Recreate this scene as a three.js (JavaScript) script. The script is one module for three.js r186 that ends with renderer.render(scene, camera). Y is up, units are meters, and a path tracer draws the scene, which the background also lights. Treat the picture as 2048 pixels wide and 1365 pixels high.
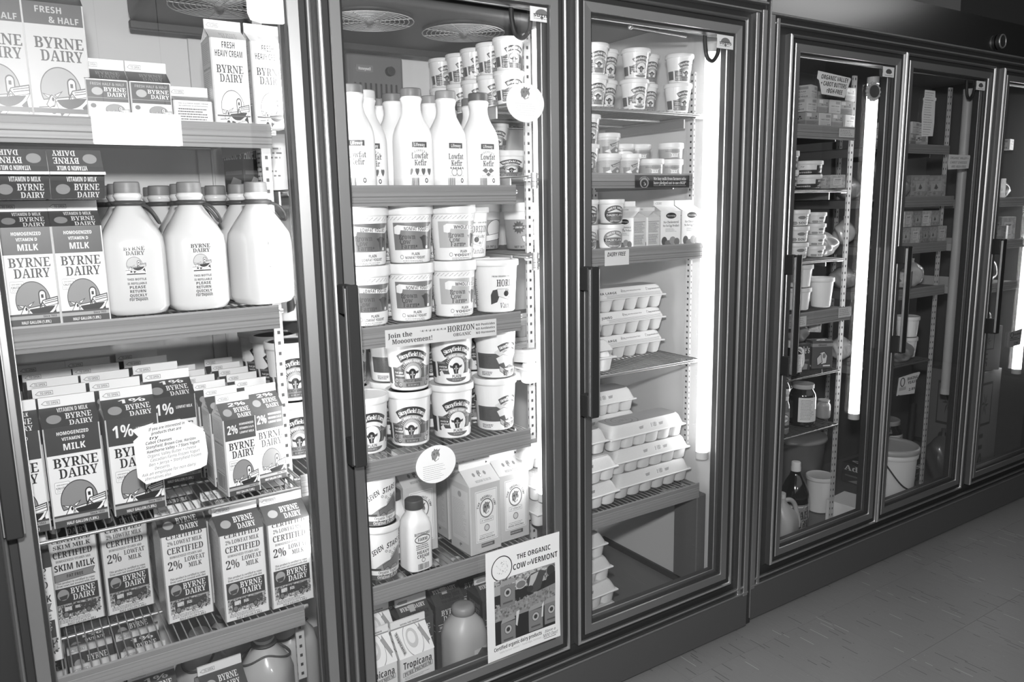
import * as THREE from 'three';
import { mergeGeometries } from 'three/addons/utils/BufferGeometryUtils.js';
import { RoundedBoxGeometry } from 'three/addons/geometries/RoundedBoxGeometry.js';
import { RectAreaLightUniformsLib } from 'three/addons/lights/RectAreaLightUniformsLib.js';

// ---------------------------------------------------------------- camera, light, exposure
const scene = new THREE.Scene();
scene.background = new THREE.Color(0x000000);
RectAreaLightUniformsLib.init();
const renderer = new THREE.WebGLRenderer({ antialias: true });
renderer.toneMapping = THREE.LinearToneMapping;
renderer.toneMappingExposure = 1.0;
renderer.shadowMap.enabled = true;

const camera = new THREE.PerspectiveCamera(2 * Math.atan(682.5 / 1559.3) * 180 / Math.PI, 2048 / 1365, 0.05, 60);
{
  const yaw = 0.5786, pitch = -0.1720, roll = -0.0188;
  const f = new THREE.Vector3(Math.sin(yaw) * Math.cos(pitch), Math.sin(pitch), -Math.cos(yaw) * Math.cos(pitch));
  const r0 = new THREE.Vector3(Math.cos(yaw), 0, Math.sin(yaw)), u0 = r0.clone().cross(f);
  const c = Math.cos(roll), s = Math.sin(roll);
  const rt = r0.clone().multiplyScalar(c).addScaledVector(u0, s), up = u0.clone().multiplyScalar(c).addScaledVector(r0, -s);
  camera.position.set(-0.633, 1.368, 1.551);
  camera.quaternion.setFromRotationMatrix(new THREE.Matrix4().makeBasis(rt, up, f.clone().negate()));
}
// light levels (three.js units); the fittings are built further down
const FLASH_LIGHT = 1500, FLASH_GLOW = 200;   // the photographer's flash, held just above the lens
const TUBE_LIGHT = 11, TUBE_GLOW = 4;      // fluorescent tubes behind the door mullions
const CEILING_LIGHT = 0.8, CEILING_GLOW = 0.8; // shop ceiling panels
const WINDOW_LIGHT = 0.35, WINDOW_GLOW = 0.35; // shop front windows behind the camera
const SIGN_GLOW = 12;                        // the lit sign in the window
function areaLight(name, w, h, x, y, z, tx, ty, tz, power) {
  const l = new THREE.RectAreaLight(0xffffff, power, w, h);
  l.name = name; l.position.set(x, y, z); l.lookAt(tx, ty, tz); l.castShadow = true; scene.add(l);
  return l;
}

const flashAt = new THREE.Vector3(-0.645, 1.605, 1.545), flashAim = new THREE.Vector3(0.55, 0.95, -0.1);
{ const d = flashAim.clone().sub(flashAt).normalize(), p = flashAt.clone().addScaledVector(d, 0.006); areaLight('flash_light', 0.11, 0.07, p.x, p.y, p.z, flashAim.x, flashAim.y, flashAim.z, FLASH_LIGHT); }

// ---------------------------------------------------------------- small helpers
let seed = 7;
const rnd = () => { seed = (seed * 16807) % 2147483647; return (seed - 1) / 2147483646; };
const rr = (a, b) => a + (b - a) * rnd();
const names = new Map();
function numbered(n) { const k = names.get(n) || 0; names.set(n, k + 1); return k ? n + '_' + String(k).padStart(3, '0') : n; }
const G = (v) => new THREE.Color().setRGB(v, v, v);           // linear grey
function mat(v, rough = 0.6, o = {}) { return new THREE.MeshStandardMaterial({ color: G(v), roughness: rough, ...o }); }
function phys(v, rough, o = {}) { return new THREE.MeshPhysicalMaterial({ color: G(v), roughness: rough, ...o }); }
function canvas(w, h, draw) {
  const c = document.createElement('canvas'); c.width = w; c.height = h;
  const x = c.getContext('2d'); draw(x, w, h);
  const t = new THREE.CanvasTexture(c); t.colorSpace = THREE.SRGBColorSpace; t.anisotropy = 8;
  t.wrapS = t.wrapT = THREE.ClampToEdgeWrapping; t.generateMipmaps = true;
  return t;
}
function texMat(t, rough = 0.5, o = {}) { return new THREE.MeshPhysicalMaterial({ color: 0xffffff, map: t, roughness: rough, ...o }); }
function mesh(name, geo, m, parent, label) {
  const o = new THREE.Mesh(Array.isArray(geo) ? merge(geo) : geo, m); o.name = name; o.castShadow = o.receiveShadow = true;
  if (label) o.userData.label = label;
  if (parent) parent.add(o);
  return o;
}
function merge(list) {
  return mergeGeometries(list.map((g) => { const n = g.index ? g.toNonIndexed() : g; for (const k of Object.keys(n.attributes)) if (!['position', 'normal', 'uv'].includes(k)) n.deleteAttribute(k); return n; }), false);
}
function box(w, h, d, x = 0, y = 0, z = 0) { return new THREE.BoxGeometry(w, h, d).translate(x, y, z); }
function span(x0, x1, y0, y1, z0, z1) { return box(x1 - x0, y1 - y0, z1 - z0, (x0 + x1) / 2, (y0 + y1) / 2, (z0 + z1) / 2); }
function rbox(w, h, d, r, x = 0, y = 0, z = 0, s = 2) { return new RoundedBoxGeometry(w, h, d, s, r).translate(x, y, z); }
function cyl(r0, r1, h, x = 0, y = 0, z = 0, n = 20) { return new THREE.CylinderGeometry(r1, r0, h, n).translate(x, y + h / 2, z); }
function rod(a, b, r, n = 6) {
  const A = new THREE.Vector3(...a), B = new THREE.Vector3(...b), d = B.clone().sub(A);
  const g = new THREE.CylinderGeometry(r, r, d.length(), n, 1);
  g.applyQuaternion(new THREE.Quaternion().setFromUnitVectors(new THREE.Vector3(0, 1, 0), d.clone().normalize()));
  const m = A.add(B).multiplyScalar(0.5); return g.translate(m.x, m.y, m.z);
}
function tube(pts, r, seg = 24, n = 7, closed = false) { return new THREE.TubeGeometry(new THREE.CatmullRomCurve3(pts.map((p) => new THREE.Vector3(...p)), closed), seg, r, n, closed); }
// round shapes: profile [[radius, y], ...] from the bottom up; u = 0.5 faces +z, v follows the height
function lathe(profile, seg = 40) {
  const ys = profile.map((p) => p[1]), lo = Math.min(...ys), hi = Math.max(...ys);
  const g = new THREE.LatheGeometry(profile.map((p) => new THREE.Vector2(Math.max(p[0], 1e-5), p[1])), seg, -Math.PI, Math.PI * 2);
  const p = g.attributes.position, uv = g.attributes.uv;
  for (let i = 0; i < p.count; i++) uv.setY(i, (p.getY(i) - lo) / (hi - lo));
  return g;
}
// squarish shapes: levels [[y, half width, half depth, power], ...]; power 2 is round, 6 nearly square; optional offsets
function loft(levels, seg = 40, caps = true) {
  const pos = [], uv = [], idx = [], lo = levels[0][0], hi = levels[levels.length - 1][0], n = seg + 1;
  for (const [y, a, b, e, ox = 0, oz = 0] of levels) {
    const at = (t) => { const s = Math.sin(t), c = Math.cos(t); return [a * Math.sign(s) * Math.abs(s) ** (2 / e), b * Math.sign(c) * Math.abs(c) ** (2 / e)]; }, N = 1600, cum = [0], pts = [];
    for (let i = 0; i <= N; i++) { pts.push(at(-Math.PI + i / N * Math.PI * 2)); if (i) cum.push(cum[i - 1] + Math.hypot(pts[i][0] - pts[i - 1][0], pts[i][1] - pts[i - 1][1])); }
    for (let i = 0, k = 0; i <= seg; i++) { const want = cum[N] * i / seg; while (k < N - 1 && cum[k + 1] < want) k++; const f = Math.min(1, (want - cum[k]) / (cum[k + 1] - cum[k] || 1)), p = pts[k], q = pts[k + 1]; pos.push(ox + p[0] + (q[0] - p[0]) * f, y, oz + p[1] + (q[1] - p[1]) * f); uv.push(i / seg, (y - lo) / (hi - lo || 1)); }
  }
  for (let j = 0; j < levels.length - 1; j++) for (let i = 0; i < seg; i++) { const a = j * n + i; idx.push(a, a + 1, a + n + 1, a, a + n + 1, a + n); }
  const g = new THREE.BufferGeometry();
  g.setAttribute('position', new THREE.Float32BufferAttribute(pos, 3)); g.setAttribute('uv', new THREE.Float32BufferAttribute(uv, 2)); g.setIndex(idx); g.computeVertexNormals();
  const N = g.attributes.normal;
  for (let j = 0; j < levels.length; j++) { const a = j * n, b = a + seg, v = new THREE.Vector3(N.getX(a) + N.getX(b), N.getY(a) + N.getY(b), N.getZ(a) + N.getZ(b)).normalize(); N.setXYZ(a, v.x, v.y, v.z); N.setXYZ(b, v.x, v.y, v.z); }
  if (!caps) return g;
  const out = [g.toNonIndexed()];
  for (const [j, up] of [[0, -1], [levels.length - 1, 1]]) {
    const P = [], U = [], L = levels[j];
    for (let i = 0; i < seg; i++) {
      const a = (j * n + i) * 3, b = a + 3, c = [L[4] || 0, L[0], L[5] || 0], A = pos.slice(a, a + 3), B = pos.slice(b, b + 3);
      for (const q of up > 0 ? [c, A, B] : [c, B, A]) { P.push(...q); U.push(0.5 + (q[0] - c[0]) / (2 * L[1]), 0.5 - (q[2] - c[2]) / (2 * L[2])); }
    }
    const k = new THREE.BufferGeometry(); k.setAttribute('position', new THREE.Float32BufferAttribute(P, 3)); k.setAttribute('uv', new THREE.Float32BufferAttribute(U, 2)); k.computeVertexNormals(); out.push(k);
  }
  return merge(out);
}
// flat faces: list of [corners (3 or 4 points), uv corners]
function faces(list) {
  const P = [], U = [];
  for (const [q, u] of list) {
    const t = q.length === 4 ? [0, 1, 2, 0, 2, 3] : [0, 1, 2];
    for (const i of t) { P.push(...q[i]); U.push(...(u ? u[i] : [0, 0])); }
  }
  const g = new THREE.BufferGeometry(); g.setAttribute('position', new THREE.Float32BufferAttribute(P, 3)); g.setAttribute('uv', new THREE.Float32BufferAttribute(U, 2)); g.computeVertexNormals();
  return g;
}
// mitred rectangular frame: profile [[inset, z], ...] swept round the rectangle x0..x1, y0..y1
function ring(x0, x1, y0, y1, profile) {
  const L = [], at = ([i, z]) => [[x0 + i, y0 + i, z], [x1 - i, y0 + i, z], [x1 - i, y1 - i, z], [x0 + i, y1 - i, z]];
  for (let k = 0; k < profile.length - 1; k++) { const A = at(profile[k]), B = at(profile[k + 1]); for (let i = 0; i < 4; i++) { const j = (i + 1) % 4; L.push([[A[i], A[j], B[j], B[i]]]); } }
  return faces(L);
}
function thing(name, label, category, group, kind) {
  const o = new THREE.Group(); o.name = numbered(name); tag(o, label, category, group, kind); return o;
}
function tag(o, label, category, group, kind) {
  if (label) o.userData.label = label; if (category) o.userData.category = category;
  if (group) o.userData.group = group; else delete o.userData.group; if (kind) o.userData.kind = kind; return o;
}
function put(o, x, y, z, ry = 0) { o.position.set(x, y, z); o.rotation.y = ry; scene.add(o); return o; }
// a copy of a prototype, with its own name and label
function place(proto, x, y, z, ry, label, group) {
  const o = proto.used ? proto.o.clone() : proto.o; proto.used = true;
  o.name = numbered(proto.name); tag(o, label, proto.category, group); return put(o, x, y, z, ry);
}
function proto(name, category, build) { const o = new THREE.Group(); build(o); return { name, category, o, used: false }; }
function struct(name, geo, m) { const o = mesh(name, geo, m, scene); o.userData.kind = 'structure'; return o; }
// ---------------------------------------------------------------- print on the packages
const INK = '#2a2a2a', MID = '#777', PAPER = '#e9e9e9', SOFT = '#bbb';
function T(c, s, x, y, size, o = {}) {           // text; o.w = width to fit, o.a = align, o.f = font, o.r = turn
  c.save(); c.translate(x, y); if (o.r) c.rotate(o.r);
  c.font = (o.f || 'bold') + ' ' + size + 'px ' + (o.s || 'sans-serif'); c.textBaseline = 'middle'; c.fillStyle = o.c || INK;
  const w = c.measureText(s).width; let k = o.w ? o.w / w : 1; c.scale(k, 1);
  c.textAlign = 'left'; c.fillText(s, o.a === 'l' ? 0 : o.a === 'r' ? -w : -w / 2, 0); c.restore();
}
function R(c, x, y, w, h, col) { c.fillStyle = col; c.fillRect(x, y, w, h); }
function rr_(c, x, y, w, h, r, col, stroke, lw = 2) { c.beginPath(); c.roundRect(x, y, w, h, r); if (col) { c.fillStyle = col; c.fill(); } if (stroke) { c.strokeStyle = stroke; c.lineWidth = lw; c.stroke(); } }
function E(c, x, y, a, b, col, stroke, lw = 2, t0 = 0, t1 = 7) { c.beginPath(); c.ellipse(x, y, a, b, 0, t0, Math.min(t1, Math.PI * 2 + t0)); if (col) { c.fillStyle = col; c.fill(); } if (stroke) { c.strokeStyle = stroke; c.lineWidth = lw; c.stroke(); } }
function P(c, pts, col, stroke, lw = 2) { c.beginPath(); pts.forEach((p, i) => i ? c.lineTo(p[0], p[1]) : c.moveTo(p[0], p[1])); c.closePath(); if (col) { c.fillStyle = col; c.fill(); } if (stroke) { c.strokeStyle = stroke; c.lineWidth = lw; c.stroke(); } }
function lines(c, x, y, w, n, dy, col = MID, h = 3) { for (let i = 0; i < n; i++) { let q = x; const end = x + w * (0.7 + 0.3 * rnd()); while (q < end) { const l = 4 + rnd() * 16; R(c, q, y + i * dy, Math.min(l, end - q), h, col); q += l + 4; } } }
function barcode(c, x, y, w, h) { R(c, x, y, w, h, '#eee'); for (let q = x + 3; q < x + w - 3;) { const l = 1 + rnd() * 4; R(c, q, y + 3, l, h - 6, INK); q += l + 1.5 + rnd() * 3; } }
function arcText(c, s, x, y, r, a0, a1, size, col, o = {}) { // text on an arc, angles clockwise from the top
  c.save(); c.font = (o.f || 'bold') + ' ' + size + 'px ' + (o.s || 'sans-serif'); c.fillStyle = col; c.textAlign = 'center'; c.textBaseline = 'middle';
  [...s].forEach((ch, i) => { const a = a0 + (a1 - a0) * (i + 0.5) / s.length; c.save(); c.translate(x + r * Math.sin(a), y - r * Math.cos(a)); c.rotate(a); c.fillText(ch, 0, 0); c.restore(); }); c.restore();
}
function speckle(c, w, h, n, cols, s0 = 1, s1 = 4) { for (let i = 0; i < n; i++) R(c, rnd() * w, rnd() * h, s0 + rnd() * (s1 - s0), s0 + rnd() * (s1 - s0), cols[(rnd() * cols.length) | 0]); }
// dairy emblem: a sun disc, a barn with a silo, a spotted cow; s = width
function emblem(c, x, y, s, disc = MID, ink = INK, paper = '#f4f4f4') {
  c.save(); c.translate(x, y); c.scale(s / 200, s / 200);
  c.beginPath(); c.arc(90, 80, 76, Math.PI * 0.86, Math.PI * 0.06 + Math.PI * 2); c.lineTo(20, 112); if (disc) { c.fillStyle = disc; c.fill(); } c.strokeStyle = ink; c.lineWidth = 3; c.stroke();
  rr_(c, 118, 40, 30, 62, 15, paper, ink, 5); R(c, 127, 56, 11, 14, ink); P(c, [[118, 102], [133, 80], [200, 68], [200, 96], [148, 108]], paper, ink, 4); P(c, [[112, 116], [130, 88], [150, 112]], paper, ink, 4);
  E(c, 131, 105, 6, 6, paper, ink, 3); for (const q of [76, 84]) { c.beginPath(); c.moveTo(140, q + 9); c.lineTo(200, q); c.strokeStyle = ink; c.lineWidth = 3; c.stroke(); }
  P(c, [[0, 138], [200, 118], [200, 170], [0, 170]], paper); c.beginPath(); c.moveTo(0, 138); c.lineTo(60, 134); c.stroke();
  P(c, [[66, 118], [200, 96], [186, 116], [190, 158], [176, 140], [120, 150], [96, 172], [80, 160], [72, 138]], paper, ink, 2);
  c.beginPath(); c.moveTo(70, 112); c.bezierCurveTo(84, 150, 150, 152, 186, 102); c.closePath(); c.fillStyle = ink; c.fill();
  P(c, [[186, 118], [192, 154], [164, 136]], ink); P(c, [[78, 142], [104, 148], [80, 168]], ink);
  P(c, [[52, 96], [66, 106], [60, 130], [40, 138], [30, 128], [46, 104]], paper, ink, 2.5); E(c, 56, 110, 5, 7, ink); P(c, [[48, 98], [20, 92], [40, 106]], paper, ink, 2); P(c, [[64, 96], [92, 84], [74, 102]], paper, ink, 2);
  E(c, 54, 150, 11, 9, ink); c.restore();
}
function byrne(c, x, y, w, col = INK) { T(c, 'BYRNE', x, y, w * 0.27, { s: 'serif', w, c: col }); T(c, 'DAIRY', x + w * 0.03, y + w * 0.225, w * 0.27, { s: 'serif', w: w * 0.86, c: col }); }
// canvas of a gable carton: front 0..400, side 400..640; from the top: fin 0..70, roof 70..210, body 210..900
const CW = 640, CH = 900, FIN = 70, ROOF = 210;
function cartonTex(d) {
  return canvas(CW, CH, (c) => {
    R(c, 0, 0, CW, CH, PAPER); c.save(); c.beginPath(); c.rect(0, FIN, 400, ROOF - FIN); c.clip(); c.translate(0, FIN); d.roof(c, 400, ROOF - FIN); c.restore();
    c.save(); c.beginPath(); c.rect(0, ROOF, 400, CH - ROOF); c.clip(); c.translate(0, ROOF); d.front(c, 400, CH - ROOF); c.restore();
    c.save(); c.beginPath(); c.rect(400, ROOF, 240, CH - ROOF); c.clip(); c.translate(400, ROOF); (d.side || sideText)(c, 240, CH - ROOF); c.restore();
    if (d.fin) d.fin(c); else { P(c, [[22, 42], [46, 26], [150, 26], [150, 52], [46, 52]], null, MID, 3); T(c, 'TO OPEN', 98, 40, 22, { c: MID, w: 84 }); }
  });
}
function sideText(c, w, h) { R(c, 0, 0, w, h, '#d4d4d4'); lines(c, 18, 30, w - 36, 12, 14); T(c, 'Nutrition Facts', w / 2, 230, 26, { w: w - 60 }); lines(c, 18, 260, w - 36, 14, 15); rr_(c, 24, h - 190, w - 60, 160, 10, '#eee', INK, 4); barcode(c, 34, h - 180, w - 80, 140); }
function darkRoof(word) { return (c, w, h) => { R(c, 0, 0, w, h, '#4c4c4c'); E(c, 90, h * 0.6, 52, 30, '#999'); T(c, 'BYRNE', 265, h * 0.52, 52, { s: 'serif', w: 190, c: PAPER }); T(c, 'DAIRY', 275, h * 0.84, 46, { s: 'serif', w: 170, c: PAPER }); if (word) T(c, word, 230, h * 0.18, 40, { c: PAPER, w: 220 }); }; }
function milkFront(top, band) { return (c, w, h) => {
  R(c, 0, 0, w, h, PAPER); R(c, 0, 0, w, 190, band); top(c); byrne(c, 205, 245, 340);
  rr_(c, 30, 375, 110, 76, 8, '#efefef', MID, 2); T(c, 'GOOD SOURCE OF', 85, 395, 12, { c: MID, w: 84 }); T(c, 'CALCIUM', 85, 415, 20, { c: INK, w: 94 }); lines(c, 42, 430, 80, 2, 9, MID, 2);
  emblem(c, 36, 372, 362, '#8d8d8d'); R(c, 0, 605, w, 14, '#4a4a4a'); R(c, 0, 619, w, 24, '#a9a9a9'); T(c, 'Since 1933', 320, 631, 22, { c: INK }); R(c, 0, 643, w, h, '#4a4a4a'); T(c, 'HALF GALLON (1.89L)', 205, 668, 28, { c: PAPER, w: 240 });
}; }
const TX = {};
TX.milk = cartonTex({ roof: darkRoof('VITAMIN D MILK'), front: milkFront((c) => { T(c, 'HOMOGENIZED', 205, 45, 34, { f: '', c: PAPER, w: 240 }); T(c, 'VITAMIN D', 205, 85, 30, { f: '', c: PAPER, w: 170 }); T(c, 'MILK', 205, 140, 62, { c: PAPER, w: 170 }); }, '#444') });
TX.one = cartonTex({ roof: darkRoof('1%'), front: milkFront((c) => { T(c, '1%', 120, 95, 120, { c: PAPER, w: 170 }); T(c, 'LOWFAT MILK', 300, 90, 30, { c: PAPER, w: 150 }); }, '#444') });
TX.quart = cartonTex({ roof: darkRoof('2%'), front: milkFront((c) => { T(c, '2%', 100, 95, 110, { c: PAPER, w: 140 }); for (let i = 0; i < 3; i++) T(c, ['HOMOGENIZED', 'VITAMIN A & D', 'LOWFAT MILK'][i], 285, 55 + i * 38, 26, { c: PAPER, w: 190 }); }, '#555') });
TX.cream = cartonTex({ roof: (c, w, h) => { R(c, 0, 0, w, h, '#b4b4b4'); byrne(c, 220, 70, 200, '#888'); }, front: (c, w, h) => { R(c, 0, 0, w, h, PAPER); T(c, 'FRESH', 195, 50, 70, { w: 160, c: '#1c1c1c' }); T(c, 'HEAVY CREAM', 195, 118, 70, { w: 330, c: '#1c1c1c' }); byrne(c, 195, 240, 320); emblem(c, 40, 400, 350, null); R(c, 10, 605, w, 12, '#555'); T(c, 'Since 1933', 310, 640, 20, {}); } });
TX.halfBig = cartonTex({ roof: (c, w, h) => { R(c, 0, 0, w, h, '#3c3c3c'); }, front: (c, w, h) => { R(c, 0, 0, w, h, '#bdbdbd'); R(c, 0, 0, w, 130, '#3c3c3c'); T(c, 'FRESH', 170, 42, 52, { w: 190, c: '#aaa' }); T(c, '& HALF', 270, 100, 52, { w: 210, c: '#aaa' }); byrne(c, 220, 235, 340); emblem(c, 36, 372, 362, '#999'); R(c, 0, 625, w, 30, '#555'); } });
TX.half = cartonTex({ roof: (c, w, h) => { R(c, 0, 0, w, h, '#4a4a4a'); byrne(c, 230, 50, 230, '#8a8a8a'); }, front: (c, w, h) => { R(c, 0, 0, w, h, PAPER); R(c, 0, 20, w, 350, '#404040'); T(c, 'FRESH HALF & HALF', 205, 80, 64, { w: 340, c: '#9a9a9a' }); E(c, 100, 200, 55, 65, '#aaa'); T(c, 'BYRNE', 275, 165, 92, { s: 'serif', w: 225, c: PAPER }); T(c, 'DAIRY', 290, 250, 92, { s: 'serif', w: 195, c: PAPER }); R(c, 0, 305, w, 6, '#aaa'); E(c, 50, 440, 28, 38, '#666'); emblem(c, 150, 400, 250, '#8d8d8d'); R(c, 0, 620, w, 26, '#555'); } });
TX.small = cartonTex({ roof: (c, w, h) => { R(c, 0, 0, w, h, '#999'); lines(c, 30, 30, 330, 4, 28, INK, 12); }, front: (c, w, h) => { R(c, 0, 0, w, h, PAPER); T(c, 'This is a FRESH DAIRY CREAM', 200, 80, 44, { w: 330 }); T(c, 'No additives or preservatives', 200, 150, 44, { w: 320 }); for (let i = 0; i < 6; i++) lines(c, 30, 230 + i * 75, 330, 1, 40, INK, 34); } });
function certified(skim) { return cartonTex({ roof: (c, w, h) => { R(c, 0, 0, w, h, '#484848'); E(c, 90, 70, 45, 28, '#aaa'); T(c, 'BYRNE', 250, 50, 56, { s: 'serif', w: 180, c: PAPER }); T(c, 'DAIRY', 260, 100, 50, { s: 'serif', w: 160, c: PAPER }); },
  front: (c, w, h) => { R(c, 0, 0, w, h, '#dedede'); T(c, 'CERTIFIED', 200, 14, 40, { s: 'serif', w: 330 }); T(c, skim ? 'SKIM MILK' : '2% LOWFAT MILK', 200, 62, 44, { s: 'serif', w: 310 }); T(c, 'CERTIFIED', 200, 122, 68, { s: 'serif', w: 330 }); T(c, 'HOMOGENIZED VITAMIN A&D', 200, 172, 26, { s: 'serif', w: 290 });
    if (skim) { T(c, 'SKIM MILK', 205, 225, 70, { w: 340 }); P(c, [[30, 275], [370, 262], [350, 300], [370, 318], [30, 332]], '#888', INK, 3); T(c, 'FAT FREE', 200, 296, 34, { w: 140 }); } else { T(c, '2%', 95, 240, 96, { s: 'serif', f: '', w: 130 }); T(c, 'LOWFAT', 275, 212, 50, { s: 'serif', w: 185 }); T(c, 'MILK', 275, 262, 50, { s: 'serif', w: 120 }); }
    T(c, 'This product is certified to come', 200, 346, 22, { s: 'serif', w: 320 }); T(c, 'from cows not treated with rbst', 200, 368, 22, { s: 'serif', w: 320 });
    R(c, 20, 385, 360, 130, '#3c3c3c'); E(c, 85, 440, 48, 44, '#9a9a9a'); P(c, [[50, 450], [122, 442], [110, 476], [60, 480]], '#444'); T(c, 'BYRNE', 250, 420, 64, { s: 'serif', w: 210, c: PAPER }); T(c, 'DAIRY', 255, 474, 64, { s: 'serif', w: 190, c: PAPER });
    R(c, 20, 515, 360, 110, '#9f9f9f'); speckle(c.canvas ? c : c, 360, 0, 0, ['#000']); c.save(); c.translate(20, 515); speckle(c, 360, 110, 240, ['#3a3a3a', '#555', '#d0d0d0'], 3, 16);
    P(c, [[40, 20], [150, 12], [330, 24], [330, 74], [40, 84]], '#3a3a3a'); R(c, 62, 24, 60, 34, '#ccc'); R(c, 150, 28, 50, 24, '#bbb'); P(c, [[190, 30], [330, 10], [330, 60], [200, 66]], '#444'); speckle(c, 330, 70, 60, ['#999', '#3a3a3a'], 3, 9); E(c, 70, 84, 22, 22, '#777', INK, 6); E(c, 260, 80, 20, 20, '#666', INK, 6); c.restore();
    lines(c, 30, 636, 330, 3, 11, INK, 4); T(c, 'HALF GALLON (1.89L)', 210, 678, 26, { s: 'serif', w: 240 }); }, side: (c, w, h) => { R(c, 0, 0, w, h, '#a8a8a8'); speckle(c, w, h, 300, ['#999', '#b4b4b4'], 3, 20); lines(c, 18, 40, w - 40, 30, 19, '#777'); } }); }
TX.cert = certified(false); TX.skim = certified(true);
TX.juice = cartonTex({ fin: (c) => { P(c, [[22, 42], [46, 26], [150, 26], [150, 52], [46, 52]], '#aaa', MID, 3); }, roof: (c, w, h) => { R(c, 0, 0, w, h, '#484848'); T(c, 'BYRNE DAIRY', 200, 30, 44, { s: 'serif', w: 320, c: PAPER }); T(c, 'Orange Juice', 240, 80, 54, { s: 'serif', w: 270, c: '#222' }); T(c, 'from concentrate', 220, 122, 30, { s: 'serif', f: '', w: 240, c: '#222' }); R(c, 150, 10, 70, 54, '#b5b5b5'); },
  front: (c, w, h) => { R(c, 0, 0, w, h, '#4e4e4e'); byrne(c, 210, 90, 290, PAPER); R(c, 20, 205, 360, 6, PAPER); T(c, '100% PURE ORANGE JUICE', 200, 240, 40, { s: 'serif', w: 330, c: PAPER }); R(c, 20, 268, 360, 6, PAPER); T(c, 'Orange Juice', 210, 330, 76, { s: 'serif', w: 330, c: '#202020' }); T(c, 'from concentrate', 210, 395, 38, { s: 'serif', f: '', w: 280, c: '#202020' }); E(c, 220, 500, 66, 66, '#999', PAPER, 6); for (let i = 0; i < 8; i++) { const a = i * Math.PI / 4; P(c, [[220, 500], [220 + 54 * Math.cos(a), 500 + 54 * Math.sin(a)], [220 + 54 * Math.cos(a + 0.6), 500 + 54 * Math.sin(a + 0.6)]], '#d0d0d0'); } T(c, 'VEGAN', 220, 610, 46, { s: 'serif', w: 150, c: '#999' }); T(c, 'ORGANIC', 220, 655, 30, { s: 'serif', w: 150, c: '#999' }); },
  side: (c, w, h) => { R(c, 0, 0, w, h, '#4a4a4a'); T(c, 'BYRNE', 120, 90, 60, { s: 'serif', w: 170, c: '#999' }); T(c, 'DAIRY', 120, 150, 60, { s: 'serif', w: 150, c: '#999' }); R(c, 10, 210, 220, 6, PAPER); T(c, 'JUICE', 120, 245, 40, { s: 'serif', c: '#999' }); R(c, 10, 274, 220, 6, PAPER); lines(c, 24, 320, 190, 7, 26, '#2a2a2a', 12); E(c, 120, 560, 50, 50, '#999'); } });
function sunny(c, x, y) { E(c, x, y, 62, 46, '#c4c4c4', SOFT, 3); E(c, x - 4, y - 4, 40, 30, '#e6e6e6'); }
TX.tropic = cartonTex({ fin: (c) => { R(c, 0, 0, 400, 70, '#eee'); T(c, 'NATURAL PURE PREMIUM', 220, 44, 18, { w: 220 }); R(c, 0, 58, 400, 12, '#9c9c9c'); }, roof: (c, w, h) => { R(c, 0, 0, w, h, PAPER); E(c, 210, 66, 104, 84, null, MID, 4); sunny(c, 200, 60); c.save(); c.translate(60, 70); c.rotate(1.25); R(c, -58, -20, 116, 40, '#bbb'); T(c, 'Tropicana', 0, 0, 34, { w: 108 }); c.restore(); c.save(); c.translate(338, 60); c.rotate(0.85); P(c, [[-56, -22], [56, -10], [46, 4], [56, 22], [-56, 12], [-46, -4]], '#9a9a9a', MID, 3); c.restore(); },
  front: (c, w, h) => { R(c, 0, 0, w, h, PAPER); T(c, 'Tropicana', 200, 90, 110, { w: 350 }); P(c, [[20, 165], [380, 130], [380, 180], [20, 215]], '#dcdcdc', INK, 3); T(c, 'PURE PREMIUM', 200, 174, 54, { s: 'serif', w: 330, r: -0.1 }); lines(c, 40, 226, 300, 2, 16, MID, 5); E(c, 160, 470, 200, 190, '#8e8e8e'); E(c, 120, 450, 90, 100, '#9c9c9c'); c.save(); c.translate(290, 420); c.rotate(0.6); E(c, 0, 0, 86, 170, '#7a7a7a'); E(c, -6, 0, 74, 152, '#c8c8c8'); for (let i = 0; i < 9; i++) { const a = i * 0.7; P(c, [[0, 0], [62 * Math.cos(a), 134 * Math.sin(a)], [62 * Math.cos(a + 0.5), 134 * Math.sin(a + 0.5)]], '#9c9c9c'); } c.restore(); R(c, 0, 630, w, 80, '#777'); } });
function miniCow(c, x, y, s, ink = INK) { c.save(); c.translate(x, y); c.scale(s / 100, s / 100); P(c, [[-30, -30], [-14, -36], [-10, -48], [0, -38], [12, -44], [14, -32], [34, -40], [24, -22], [32, 0], [20, 34], [-6, 44], [-28, 20], [-36, -6]], '#8c8c8c', ink, 4); P(c, [[-8, 40], [18, 4], [28, 20], [10, 38]], '#eee'); E(c, -14, -10, 8, 10, ink); E(c, 12, -14, 6, 8, ink); P(c, [[-36, 0], [-20, 20], [-30, 34]], ink); c.restore(); }
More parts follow.
